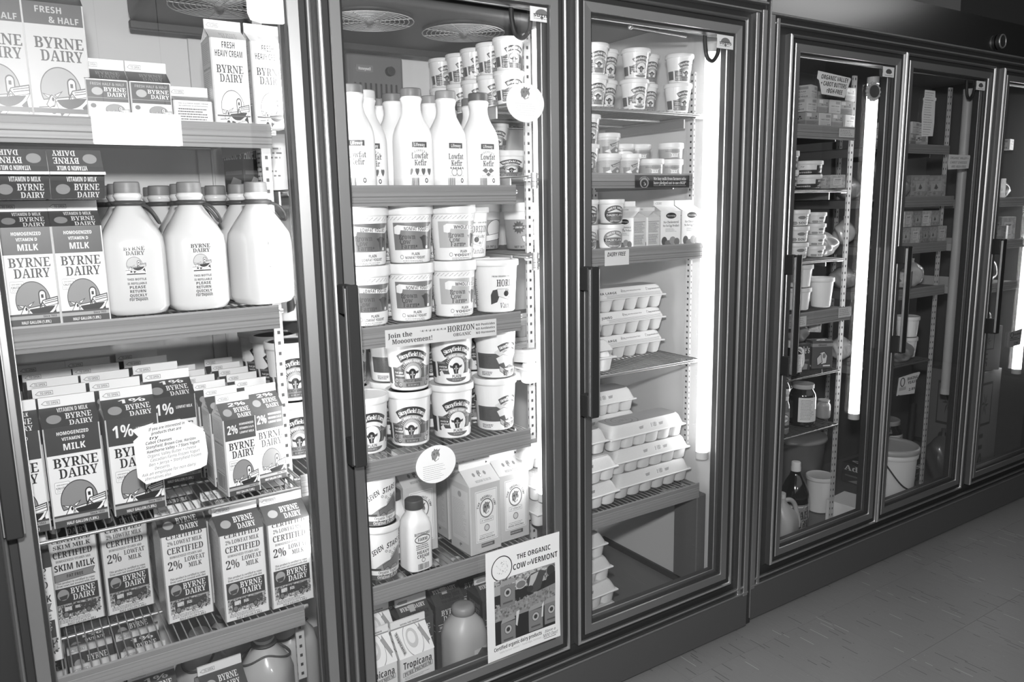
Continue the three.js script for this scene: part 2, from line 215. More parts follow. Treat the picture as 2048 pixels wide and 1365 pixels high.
TX.organic = cartonTex({ fin: (c) => { R(c, 0, 0, 400, 70, '#eee'); P(c, [[340, 26], [366, 40], [340, 54]], INK); }, roof: (c, w, h) => { R(c, 0, 0, w, h, '#c2c2c2'); E(c, 130, 55, 16, 16, MID); miniCow(c, 200, 55, 60); E(c, 270, 55, 16, 16, MID); T(c, 'WISDOM TO DO SO', 205, 110, 26, { f: '', w: 200, c: MID }); },
  front: (c, w, h) => { R(c, 0, 0, w, h, '#bdbdbd'); R(c, 60, 60, 300, 520, '#e4e4e4'); c.strokeStyle = MID; c.lineWidth = 3; c.strokeRect(72, 72, 276, 496); arcText(c, 'THE ORGANIC COW', 210, 245, 118, -1.5, 1.5, 34, INK, { f: '' }); E(c, 210, 245, 88, 92, '#f0f0f0', '#666', 12); miniCow(c, 210, 245, 130); rr_(c, 120, 345, 180, 42, 4, '#eee', MID, 3); T(c, 'OF VERMONT', 210, 367, 30, { f: 'italic', w: 160 }); E(c, 210, 446, 32, 32, '#ccc', '#666', 8); lines(c, 110, 510, 200, 2, 16, MID, 5); T(c, 'ORGANIC WHOLE MILK', 210, 548, 22, { f: '', w: 220 }); R(c, 130, 600, 180, 40, '#555'); T(c, 'HOMOGENIZED', 210, 620, 24, { c: SOFT, w: 150 }); },
  side: (c, w, h) => { R(c, 0, 0, w, h, '#bdbdbd'); R(c, 22, 60, w - 40, h - 160, '#cfcfcf'); E(c, 120, 110, 22, 30, '#999'); lines(c, 34, 170, w - 70, 24, 16, '#888'); miniCow(c, 120, h - 60, 40); } });
TX.eggProduct = cartonTex({ roof: (c, w, h) => { R(c, 0, 0, w, h, PAPER); E(c, 200, 100, 60, 30, '#eee'); }, front: (c, w, h) => { R(c, 0, 0, w, h, '#f2f2f2'); E(c, 200, 90, 110, 60, INK); T(c, 'Morning', 200, 90, 44, { f: 'italic', c: PAPER, s: 'serif' }); T(c, 'No Cholesterol', 200, 220, 60, { s: 'serif', f: '', w: 330 }); T(c, 'No Fat Egg Product', 200, 290, 60, { s: 'serif', f: '', w: 350 }); lines(c, 80, 350, 240, 3, 26, MID, 8); for (const [x, y, a, b, k] of [[60, 600, 60, 90, '#555'], [150, 640, 80, 60, '#777'], [240, 590, 70, 80, '#999'], [330, 620, 60, 80, '#777']]) E(c, x, y, a, b, k); speckle(c, 400, 0, 0, ['#000']); },
  side: (c, w, h) => { R(c, 0, 0, w, h, '#cfcfcf'); R(c, 10, 90, w - 20, 10, '#555'); lines(c, 14, 120, w - 28, 10, 24, '#555', 10); lines(c, 14, 400, w - 28, 9, 26, '#666', 12); } });

// round tubs: canvas wrapped round, the front at the middle
const TW = 1200, TH = 400;
function tubTex(draw, bg = PAPER) { return canvas(TW, TH, (c) => { R(c, 0, 0, TW, TH, bg); c.save(); c.translate(TW / 2, 0); draw(c); c.restore(); }); }
function cowHead(c, x, y, s) { c.save(); c.translate(x, y); c.scale(s / 100, s / 100); E(c, 0, -18, 34, 34, '#2c2c2c'); P(c, [[-30, -30], [30, -30], [26, 14], [16, 48], [-16, 48], [-26, 14]], '#2c2c2c'); P(c, [[-28, -26], [-62, -34], [-56, -14], [-30, -8]], '#444'); P(c, [[28, -26], [62, -34], [56, -14], [30, -8]], '#444'); P(c, [[-9, -30], [9, -30], [6, 30], [-6, 30]], '#9a9a9a'); E(c, 0, 46, 20, 13, '#8a8a8a'); E(c, -16, -4, 5, 6, '#ddd'); E(c, 16, -4, 5, 6, '#ddd'); P(c, [[20, 14], [36, 0], [40, 40], [20, 58]], '#eee'); c.restore(); }
function stony(flavor, dark, o = {}) { return tubTex((c) => {
  lines(c, -560, 60, 180, 18, 16, SOFT, 4);
  c.beginPath(); c.moveTo(-200, 225); c.bezierCurveTo(-110, 210, -90, 160, 0, 150); c.bezierCurveTo(90, 160, 110, 210, 200, 225); c.lineTo(200, 330); c.lineTo(-200, 330); c.closePath(); c.fillStyle = dark; c.fill();
  R(c, -205, 212, 90, 16, '#777'); R(c, 115, 212, 90, 16, '#777'); R(c, -350, 218, 120, 130, dark); R(c, 240, 218, 120, 130, dark);
  c.beginPath(); c.arc(0, 330, 260, -Math.PI / 2 - 0.62, -Math.PI / 2 + 0.62); c.arc(0, 330, 190, -Math.PI / 2 + 0.62, -Math.PI / 2 - 0.62, true); c.closePath(); c.fillStyle = '#3a3a3a'; c.fill();
  arcText(c, 'Stonyfield Farm', 0, 330, 224, -0.54, 0.56, 46, PAPER, { s: 'serif' });
  c.beginPath(); c.arc(0, 330, 188, -Math.PI / 2 - 0.56, -Math.PI / 2 + 0.56); c.arc(0, 330, 158, -Math.PI / 2 + 0.56, -Math.PI / 2 - 0.56, true); c.closePath(); c.fillStyle = o.band || '#9a9a9a'; c.fill();
  arcText(c, o.kind || 'NONFAT YOGURT', 0, 330, 173, -0.42, 0.42, 22, PAPER);
  for (let i = -7; i <= 7; i++) { const a = i * 0.15; c.beginPath(); c.moveTo(92 * Math.sin(a), 270 - 92 * Math.cos(a)); c.lineTo(116 * Math.sin(a), 270 - 116 * Math.cos(a)); c.strokeStyle = PAPER; c.lineWidth = 3; c.stroke(); }
  E(c, 0, 262, 84, 88, o.disc || '#b0b0b0'); E(c, 0, 268, 66, 70, '#e6e6e6'); cowHead(c, -6, 272, 100);
  T(c, o.l1 || 'fruit juice', -138, 252, 22, { c: PAPER, w: 84 }); T(c, o.l2 || 'sweetened', -132, 276, 22, { c: PAPER, w: 92 });
  if (o.plain) { P(c, [[-180, 300], [-150, 282], [-130, 312], [130, 312], [150, 282], [180, 300], [170, 345], [-170, 345]], PAPER); T(c, 'PLAIN', 0, 330, 32, { w: 96 }); E(c, 0, 345, 110, 34, '#666', null, 0, 0, Math.PI); T(c, '32 OZ (907 g)', 0, 360, 16, { c: SOFT, w: 96 }); }
  else { P(c, [[-190, 330], [-150, 300], [150, 300], [190, 330], [180, 372], [-180, 372]], '#8a8a8a'); T(c, flavor, 0, 316, 32, { w: 190, c: '#2c2c2c' }); R(c, -70, 338, 140, 26, '#555'); T(c, '32 OZ (907 g)', 0, 351, 16, { c: SOFT, w: 110 }); for (const [x, y, r] of [[-170, 318, 28], [-130, 352, 24], [150, 350, 24], [178, 312, 28], [-185, 350, 20]]) { E(c, x, y, r, r * 0.9, '#555'); E(c, x + 3, y - 3, r * 0.7, r * 0.6, '#b4b4b4'); E(c, x + 4, y - 2, r * 0.35, r * 0.3, '#777'); } }
}); }
TX.apricot = stony('APRICOT MANGO', '#555');
TX.plain = stony('', '#4a4a4a', { plain: true, disc: '#e8e8e8', l1: 'extra', l2: 'mild' });
TX.plainOrg = stony('', '#444', { plain: true, disc: '#eee', kind: 'ORGANIC YOGURT', band: '#eaeaea', l1: 'creamy', l2: 'on top' });
TX.french = stony('FRENCH VANILLA', '#474747');
TX.berry = stony('BLACKBERRY', '#4c4c4c');
TX.vanilla = tubTex((c) => { R(c, -300, 190, 480, 130, '#5a5a5a'); lines(c, -250, 210, 120, 8, 13, '#444', 5); lines(c, -250, 345, 130, 3, 12, INK, 6); R(c, -400, 110, 70, 50, '#444');
  P(c, [[-110, 180], [20, 110], [160, 120], [250, 190], [150, 220], [-40, 220]], '#d2d2d2'); c.beginPath(); c.arc(40, 340, 240, -Math.PI / 2 - 0.5, -Math.PI / 2 + 0.5); c.arc(40, 340, 185, -Math.PI / 2 + 0.5, -Math.PI / 2 - 0.5, true); c.closePath(); c.fillStyle = '#505050'; c.fill(); arcText(c, 'Stonyfield Farm', 40, 340, 212, -0.45, 0.45, 36, PAPER, { s: 'serif' }); arcText(c, 'LOWFAT YOGURT', 40, 340, 172, -0.38, 0.38, 20, MID);
  P(c, [[-90, 230], [-20, 200], [30, 215], [90, 185], [150, 220], [110, 260], [130, 320], [60, 290], [10, 310], [-10, 270], [-60, 280]], '#e0e0e0', '#777', 3); E(c, 70, 240, 34, 30, '#eee', MID, 3); E(c, 62, 236, 5, 6, INK); E(c, 84, 234, 5, 6, INK); P(c, [[-60, 290], [30, 345], [140, 340], [150, 372], [20, 385], [-50, 340]], '#bbb', INK, 4); arcText(c, 'BaNilla', 60, 230, 128, 2.75 + 1.0, 2.75 - 0.3, 44, INK); T(c, 'BaNilla', 60, 358, 44, { w: 150, r: -0.12 }); });
function brown(bg, edge, kind, kind2, logo) { return tubTex((c) => {
  for (let i = -30; i < 30; i++) { c.save(); c.translate(i * 20, 34 + (i & 1) * 14); c.rotate(-0.6); R(c, 0, 0, 22, 4, '#999'); c.restore(); } lines(c, -520, 80, 220, 18, 17, '#666', 6);
  R(c, -235, 70, 480, 220, edge); R(c, -190, 70, 390, 220, bg); P(c, [[-180, 104], [-146, 88], [80, 112], [150, 104], [186, 80], [200, 124], [152, 148], [-116, 130], [-128, 168], [-180, 158]], '#ececec'); T(c, kind, 26, 122, 40, { f: '', w: 230, r: 0.04, c: '#222' });
  const k = { s: 'serif', a: 'l', c: logo }; T(c, 'Brown', -140, 184, 54, { ...k, w: 150 }); T(c, 'Cow', -132, 222, 54, { ...k, w: 100 }); T(c, 'Farm•', -122, 260, 54, { ...k, w: 150 }); c.save(); c.translate(92, 218); P(c, [[-44, -30], [-20, -34], [-6, -46], [30, -40], [60, -24], [40, -10], [30, 40], [14, 66], [-8, 60], [-20, 0]], '#3c3c3c'); c.restore(); E(c, 130, 270, 15, 15, PAPER, INK, 2);
  T(c, 'PLAIN', 10, 322, 30, { f: '', w: 80 }); T(c, kind2, 10, 352, 30, { f: '', w: 200 }); lines(c, -110, 374, 220, 2, 13, MID, 5); E(c, -120, 346, 15, 15, PAPER, MID, 4); barcode(c, -420, 250, 90, 90);
}); }
TX.brownLow = brown('#6a6a6a', '#6a6a6a', 'LOWFAT YOGURT', 'LOWFAT YOGURT', '#4c4c4c');
TX.brownNon = brown('#7a7a7a', '#e9e9e9', 'NONFAT YOGURT', 'NONFAT YOGURT', '#3a3a3a');
TX.brownPlain = brown('#b4b4b4', '#b4b4b4', 'WHOLE MILK', 'YOGURT', '#4a4a4a');
TX.horizon = tubTex((c) => { T(c, 'FROM ORGANIC FARMS AND COWS', 10, 92, 20, { w: 290 }); T(c, 'HORIZON', 30, 150, 78, { s: 'serif', w: 250 }); P(c, [[-130, 210], [-80, 200], [-60, 240], [-90, 310], [-150, 330], [-150, 250]], '#444'); P(c, [[-90, 200], [0, 200], [60, 180], [90, 240], [60, 300], [-20, 280], [-80, 260]], '#ddd', MID, 3); E(c, 0, 240, 26, 24, INK); E(c, 40, 270, 18, 12, '#999'); T(c, 'ORGANIC', 50, 214, 30, { s: 'serif', w: 120 }); T(c, 'Vanilla', 20, 340, 60, { s: 'serif', w: 180, f: 'italic' }); lines(c, -420, 120, 120, 14, 17, '#555', 6); });
TX.seven = tubTex((c) => { T(c, 'SEVEN', -110, 150, 60, { f: 'bold italic', w: 130, r: -0.5 }); T(c, 'STARS', 60, 110, 60, { f: 'bold italic', w: 160, r: -0.1 }); T(c, 'FARM', 190, 110, 40, { f: 'italic', w: 60, r: 0.5 }); for (const [x, y] of [[-20, 160], [20, 170], [50, 190], [80, 165], [40, 215], [90, 215]]) E(c, x, y, 11, 9, '#ddd', INK, 3);
  c.beginPath(); c.moveTo(-190, 320); c.bezierCurveTo(-120, 300, -60, 240, 20, 240); c.bezierCurveTo(60, 190, 100, 160, 150, 150); c.lineTo(190, 200); c.lineTo(190, 320); c.closePath(); c.fillStyle = '#8a8a8a'; c.fill(); P(c, [[-60, 270], [40, 235], [120, 180], [160, 250], [120, 310], [100, 285], [40, 290], [20, 315], [-10, 290], [-50, 312]], '#6e6e6e', INK, 4); R(c, -190, 300, 110, 16, '#444'); T(c, 'Organic Yogurt', 0, 335, 34, { s: 'serif', w: 220 }); R(c, -190, 356, 380, 36, '#555'); T(c, 'Original PLAIN', 0, 374, 36, { s: 'serif', w: 250, c: PAPER }); });
TX.wolf = (() => { const f = (d) => tubTex((c) => { E(c, 0, 220, 190, 170, d, INK, 4); lines(c, -480, 120, 180, 14, 18, '#888', 6); arcText(c, 'WHITE WAVE', 0, 260, 170, -0.8, 0.8, 52, PAPER); P(c, [[-150, 190], [0, 120], [150, 190], [0, 175]], '#ddd'); R(c, -190, 205, 380, 60, '#3a3a3a'); T(c, 'DAIRYLESS', 0, 235, 56, { w: 320, c: PAPER }); E(c, 0, 300, 90, 50, '#777'); T(c, 'SOY YOGURT', 0, 350, 34, { w: 190, c: PAPER }); }); return f; })();
TX.wave1 = TX.wolf('#565656'); TX.wave2 = TX.wolf('#8a8a8a');
TX.meadow = tubTex((c) => { R(c, -600, 60, 1200, 340, '#9f9f9f'); T(c, 'Meadowcream', 0, 130, 80, { s: 'serif', f: 'italic', w: 330, c: '#555' }); P(c, [[-70, 190], [-30, 210], [30, 210], [70, 190], [50, 250], [60, 330], [-60, 330], [-50, 250]], PAPER); E(c, -20, 260, 8, 10, INK); E(c, 20, 260, 8, 10, INK); lines(c, -170, 360, 340, 2, 22, MID, 8); }, '#ddd');
TX.brie = tubTex((c) => { R(c, -600, 60, 1200, 340, '#a6a6a6'); E(c, 0, 230, 180, 120, '#f0f0f0'); T(c, 'Fromagette', 0, 230, 76, { s: 'serif', f: 'italic', w: 300, c: '#777' }); }, '#ddd');
TX.speck = tubTex((c) => { R(c, -600, 70, 1200, 330, '#b9b9b9'); c.save(); c.translate(-600, 70); speckle(c, 1200, 180, 120, ['#777', '#999'], 5, 11); c.restore(); P(c, [[-60, 180], [150, 90], [190, 130], [-20, 230]], '#5c5c5c'); T(c, 'Stonyfield', 70, 160, 46, { s: 'serif', c: PAPER, w: 200, r: -0.4 }); R(c, -190, 220, 120, 170, '#888'); P(c, [[-60, 330], [60, 220], [150, 260], [180, 380], [-40, 390]], '#777'); P(c, [[-150, 330], [-60, 280], [-20, 380]], PAPER); E(c, 90, 310, 36, 30, '#ddd'); }, '#ddd');
TX.sour = tubTex((c) => { lines(c, -560, 40, 150, 9, 30, '#777', 10); E(c, 40, 130, 70, 54, '#8a8a8a'); T(c, 'BYRNE', 190, 105, 70, { w: 150 }); T(c, 'DAIRY', 190, 165, 60, { w: 140 }); for (let i = 0; i < 5; i++) R(c, -190 + Math.abs(i - 2) * 10, 255 + i * 22, 160 - Math.abs(i - 2) * 20, 14, '#555'); T(c, 'SOUR', 80, 300, 100, { w: 200 }); T(c, 'CREAM', 260, 300, 60, { w: 120 }); });
TX.ricotta = tubTex((c) => { R(c, -600, 230, 1200, 170, '#3c3c3c'); T(c, 'Sorrento', -160, 320, 90, { s: 'serif', w: 250, c: PAPER }); R(c, 40, 60, 330, 330, '#444'); T(c, 'RICO', 210, 130, 100, { w: 250, c: PAPER }); P(c, [[70, 330], [160, 210], [200, 260], [330, 190], [300, 340]], '#bbb'); T(c, 'TTA', 290, 320, 70, { c: PAPER }); P(c, [[-220, 120], [-190, 90], [-170, 130], [-140, 95]], '#555'); });
TX.tofu = tubTex((c) => { R(c, -600, 90, 1200, 310, '#999'); c.beginPath(); for (let i = 0; i < 24; i++) { const a = i * Math.PI / 12, r = i & 1 ? 70 : 48; c[i ? 'lineTo' : 'moveTo'](-90 + r * Math.cos(a), 170 + r * Math.sin(a)); } c.closePath(); c.fillStyle = '#555'; c.fill(); T(c, 'LOW FAT', -90, 170, 26, { w: 80, c: PAPER }); E(c, 130, 190, 110, 100, '#d6d6d6', INK, 5); P(c, [[-60, 260], [200, 230], [230, 290], [-40, 320]], '#eee', INK, 4); T(c, 'NET WT 2 LB (907 g)', 0, 370, 34, { w: 300 }); });
// bottles: front at the middle of the wrap
const BW = 1024, BH = 512;
function bottleTex(draw, bg = '#f0f0f0') { return canvas(BW, BH, (c) => { R(c, 0, 0, BW, BH, bg); c.save(); c.translate(BW / 2, 0); draw(c); c.restore(); }); }
function kefir(fruit, name) { return bottleTex((c) => { const d = 270; R(c, -62, d - 10, 124, 30, '#333'); T(c, 'Lifeway', 0, d + 5, 25, { c: PAPER, w: 92 }); if (name) arcText(c, name, 0, d + 148, 112, -0.75, 0.75, 17, MID, { s: 'serif' }); T(c, 'Lowfat', 0, d + 66, 44, { s: 'serif', w: 140, c: '#222' }); T(c, 'Kefir', 4, d + 104, 44, { s: 'serif', w: 104, c: '#222' }); fruit(c, d + 146); lines(c, -60, d + 176, 130, 1, 8, SOFT, 3); barcode(c, -80, 456, 66, 50); E(c, 50, 474, 10, 11, null, INK, 5); }); }
const heart = (c, x, y, s, k) => { c.beginPath(); c.moveTo(x, y + s); c.bezierCurveTo(x - s * 1.2, y - s * 0.2, x - s * 0.6, y - s, x, y - s * 0.5); c.bezierCurveTo(x + s * 0.6, y - s, x + s * 1.2, y - s * 0.2, x, y + s); c.fillStyle = k; c.fill(); };
TX.kefirStraw = kefir((c, y) => { for (let i = 0; i < 4; i++) heart(c, -78 + i * 52, y + 6, 24, '#555'); }, 'STRAWBERRY');
TX.kefirPeach = kefir((c, y) => { for (let i = 0; i < 2; i++) E(c, -20 + i * 46, y + 10, 24, 20, '#eee', MID, 4); for (let i = 0; i < 6; i++) P(c, [[-60 + i * 22, y - 12], [-48 + i * 22, y - 22], [-40 + i * 22, y - 6]], '#666'); }, '');
TX.kefirChoc = kefir((c, y) => { P(c, [[-56, y], [-24, y - 16], [0, y], [-20, y + 16]], '#6a6a6a'); P(c, [[56, y], [24, y - 16], [0, y], [20, y + 16]], '#6a6a6a'); P(c, [[-22, y + 22], [0, y + 10], [22, y + 22], [0, y + 34]], '#6a6a6a'); }, 'CHOCOLATE');
TX.kefirPlain = kefir(() => {}, '');
TX.milkBottle = bottleTex((c) => { const d = 200; byrne(c, 0, d, 96, '#3c3c3c'); emblem(c, -46, d + 38, 92, '#ccc', '#444'); R(c, -42, d + 116, 84, 5, '#444'); const l = ['THIS BOTTLE', 'IS REFILLABLE', 'PLEASE', 'RETURN', 'QUICKLY', 'For Deposit']; l.forEach((s, i) => T(c, s, 0, d + 142 + i * 19, i < 2 ? 15 : 17, { c: '#444', w: i < 2 ? 86 : [74, 74, 78, 84][i - 2] })); R(c, -38, d + 229, 76, 2, '#444'); }, '#dcdcdc');
TX.heavyBottle = bottleTex((c) => { T(c, 'BUTTERWORKS', 0, 190, 34, { w: 190 }); E(c, 0, 235, 90, 34, null, '#555', 8); T(c, 'FARM', 0, 236, 40, { w: 120 }); lines(c, -80, 280, 160, 3, 16, '#555', 8); T(c, 'HEAVY', 0, 345, 40, { w: 150 }); T(c, 'CREAM', 0, 380, 40, { w: 150 }); E(c, 0, 415, 20, 16, null, '#555', 5); barcode(c, -70, 440, 140, 56); }, '#ececec');
TX.orangeJug = bottleTex((c) => { R(c, -10, 240, 300, 260, '#d8d8d8'); P(c, [[-10, 300], [60, 240], [140, 280], [290, 240], [290, 340], [-10, 340]], '#666'); T(c, 'ORGANIC', 140, 380, 50, { w: 230 }); T(c, 'ORANGE JUICE', 140, 420, 40, { w: 250 }); lines(c, 10, 450, 250, 3, 16, MID, 6); }, '#b8b8b8');
TX.jarLabel = bottleTex((c) => { R(c, -120, 120, 400, 330, '#e4e4e4'); lines(c, -90, 150, 180, 14, 20, '#666', 6); E(c, 210, 270, 60, 80, '#555'); P(c, [[150, 300], [210, 230], [270, 300], [210, 420]], '#333'); }, '#2c2c2c');
TX.growler = bottleTex((c) => { R(c, -400, 250, 800, 250, '#8e8e8e'); for (const y of [262, 480]) R(c, -400, y, 800, 8, '#ddd'); T(c, 'MAPLE', 60, 330, 80, { s: 'serif', w: 280, c: '#222' }); T(c, 'SYRUP', 60, 400, 70, { s: 'serif', w: 240, c: '#222' }); c.save(); c.translate(-400, 250); speckle(c, 800, 230, 160, ['#555', '#aaa', '#666'], 4, 20); c.restore(); }, '#141414');
TX.yogBottle = bottleTex((c) => { R(c, -300, 180, 600, 250, '#9a9a9a'); E(c, 0, 270, 120, 60, '#ddd', INK, 8); T(c, 'DRESSING', 0, 270, 50, { w: 200 }); R(c, -200, 370, 400, 40, '#444'); }, '#777');
// egg cartons: lid side strip
function eggTex(word, o = {}) { return canvas(1024, 512, (c) => { R(c, 0, 0, 1024, 512, o.bg || '#bfbfbf'); speckle(c, 1024, 512, 2600, ['#b4b4b4', '#c8c8c8', '#b9b9b9'], 2, 5);
  if (word) { T(c, word, 230, 150, 90, { w: word.length * 27, f: 'bold', c: '#222' }); T(c, 'KEEP REFRIGERATED', 560, 120, 40, { w: 260, c: '#444' }); lines(c, 780, 110, 200, 1, 10, '#666', 30); R(c, 220, 210, 730, 10, '#777'); for (let i = 0; i < 3; i++) R(c, 240, 236 + i * 26, 700, 12, '#8c8c8c'); for (const x of [440, 760]) P(c, [[x, 70], [x, 150], [x + 60, 150]], null, '#777', 6); }
  else { for (const x of [420, 680]) P(c, [[x - 30, 130], [x + 30, 120], [x + 20, 190], [x - 24, 196]], '#8a8a8a'); if (o.bar) barcode(c, 540, 90, 90, 120); }
  c.save(); c.translate(0, 300); R(c, 0, 0, 1024, 212, o.top || '#a9a9a9'); for (let i = 0; i < 40; i++) { c.beginPath(); c.moveTo(0, i * 6 + rnd() * 4); c.bezierCurveTo(300, i * 6 + 10 * rnd(), 700, i * 6 - 8 * rnd(), 1024, i * 6 + 6 * rnd()); c.strokeStyle = '#8e8e8e'; c.lineWidth = 2; c.stroke(); } if (!word) { E(c, 300, 106, 170, 70, null, '#666', 5); E(c, 300, 106, 110, 46, null, '#666', 5); T(c, 'LARGE', 300, 106, 44, { f: 'italic', s: 'serif', c: '#666' }); } c.restore(); }); }
TX.eggXL = eggTex('EXTRA LARGE'); TX.eggJumbo = eggTex('JUMBO'); TX.eggFoam = eggTex('', { bar: true, top: '#8f8f8f' }); TX.eggPlain = eggTex('', { bg: '#d0d0d0', top: '#d0d0d0' });
// boxes
function boxTex(bg, draw) { return canvas(256, 256, (c) => { R(c, 0, 0, 256, 256, bg); draw(c); }); }
TX.butter = boxTex('#a8a8a8', (c) => { R(c, 0, 150, 256, 106, '#8a8a8a'); R(c, 20, 20, 90, 60, '#d8d8d8'); T(c, 'BUTTER', 150, 110, 40, { w: 150 }); lines(c, 20, 170, 200, 4, 18, '#555', 6); R(c, 190, 60, 20, 26, INK); });
TX.butterLight = boxTex('#cacaca', (c) => { R(c, 140, 30, 96, 50, '#9c9c9c'); T(c, 'SWEET CREAM', 128, 120, 30, { w: 180, c: '#666' }); lines(c, 30, 160, 190, 4, 20, '#888', 6); barcode(c, 160, 190, 70, 40); });
TX.darkBox = boxTex('#4a4a4a', (c) => { T(c, "Adele's", 128, 60, 90, { s: 'serif', w: 230, c: PAPER }); R(c, 20, 150, 216, 20, '#777'); P(c, [[40, 240], [120, 180], [220, 200], [210, 250]], '#999'); });
TX.fishBox = boxTex('#5c5c5c', (c) => { R(c, 0, 24, 256, 30, '#999'); T(c, 'ORGANIC', 128, 40, 24, { c: INK }); P(c, [[100, 110], [150, 100], [190, 140], [180, 210], [120, 220], [80, 170]], '#e4e4e4', INK, 6); P(c, [[60, 160], [110, 120], [130, 200], [70, 230]], '#ccc', INK, 6); E(c, 150, 140, 20, 24, '#888'); R(c, 140, 226, 90, 14, '#ddd'); });
TX.cardboard = boxTex('#7a7a7a', (c) => { c.strokeStyle = '#4a4a4a'; c.lineWidth = 6; c.strokeRect(60, 30, 120, 100); for (let i = 0; i < 6; i++) { const a = i * 1.047; P(c, [[120, 80], [120 + 34 * Math.cos(a), 80 + 34 * Math.sin(a)], [120 + 14 * Math.cos(a + 0.5), 80 + 14 * Math.sin(a + 0.5)]], '#4a4a4a'); } T(c, 'US', 100, 190, 70, { r: 1.57, f: '', c: '#4a4a4a' }); });
TX.wrap = boxTex('#8a8a8a', (c) => { speckle(c, 256, 256, 60, ['#7c7c7c', '#989898'], 8, 50); R(c, 70, 70, 130, 120, '#a4a4a4'); P(c, [[110, 160], [130, 100], [160, 150], [140, 170]], '#555'); lines(c, 80, 80, 110, 2, 14, '#666', 4); });
TX.wrapLight = boxTex('#b4b4b4', (c) => { speckle(c, 256, 256, 40, ['#aaa', '#c4c4c4'], 8, 60); R(c, 50, 60, 150, 140, '#cfcfcf'); T(c, 'SHARP', 125, 95, 34, {}); lines(c, 60, 120, 130, 4, 18, '#777', 6); });
// signs
function paper(w, h, draw, bg = '#f0f0f0') { return canvas(w, h, (c) => { R(c, 0, 0, w, h, bg); draw(c, w, h); }); }
const hand = { f: 'italic', s: 'sans-serif' };
TX.handNote = paper(720, 620, (c) => { const s = ['If you are interested in', 'products that are', 'try', 'Cabot Cheeses', 'Stonyfield, Brown Cow, Horizon', 'Hawthorne Valley + 7 Stars Yogurt', 'Organic Valley Butter + cheese', 'Cascadian Farms Frozen Yogurt', 'Ben + Jerrys + Stonyfield frozen', 'Desserts', 'Ask an employee for non dairy', 'alternatives also']; const x = [170, 190, 160, 120, 120, 120, 120, 140, 120, 170, 40, 60], w = [360, 300, 90, 260, 500, 530, 490, 500, 530, 150, 540, 260]; s.forEach((t, i) => T(c, t, x[i], 48 + i * 47, 44, { ...hand, f: i < 6 ? 'bold italic' : 'italic', a: 'l', w: w[i], c: i < 6 ? '#2a2a2a' : '#444' })); });
TX.oval = paper(512, 420, (c) => { miniCow(c, 256, 110, 150, '#666'); for (let i = 0; i < 8; i++) lines(c, 90, 215 + i * 22, 330 - Math.abs(i - 3) * 20, 1, 10, '#8a8a8a', 4); });
TX.round = paper(420, 420, (c) => { miniCow(c, 210, 110, 140, '#777'); for (let i = 0; i < 6; i++) lines(c, 90, 220 + i * 24, 240, 1, 10, '#e2e2e2', 4); });
TX.blank = paper(128, 128, () => {});
TX.sticker = paper(256, 170, (c) => { E(c, 128, 96, 74, 66, '#7c7c7c', null, 0, Math.PI, Math.PI * 2); T(c, 'sugns', 128, 96, 62, { w: 190, c: '#444' }); lines(c, 40, 134, 170, 1, 10, '#777', 6); P(c, [[110, 118], [146, 118], [128, 150]], '#666'); });
TX.stickerFar = paper(128, 90, (c) => { E(c, 64, 50, 34, 32, '#555', null, 0, Math.PI, Math.PI * 2); P(c, [[30, 50], [98, 50], [80, 62], [46, 62]], '#555'); R(c, 20, 74, 88, 4, MID); });
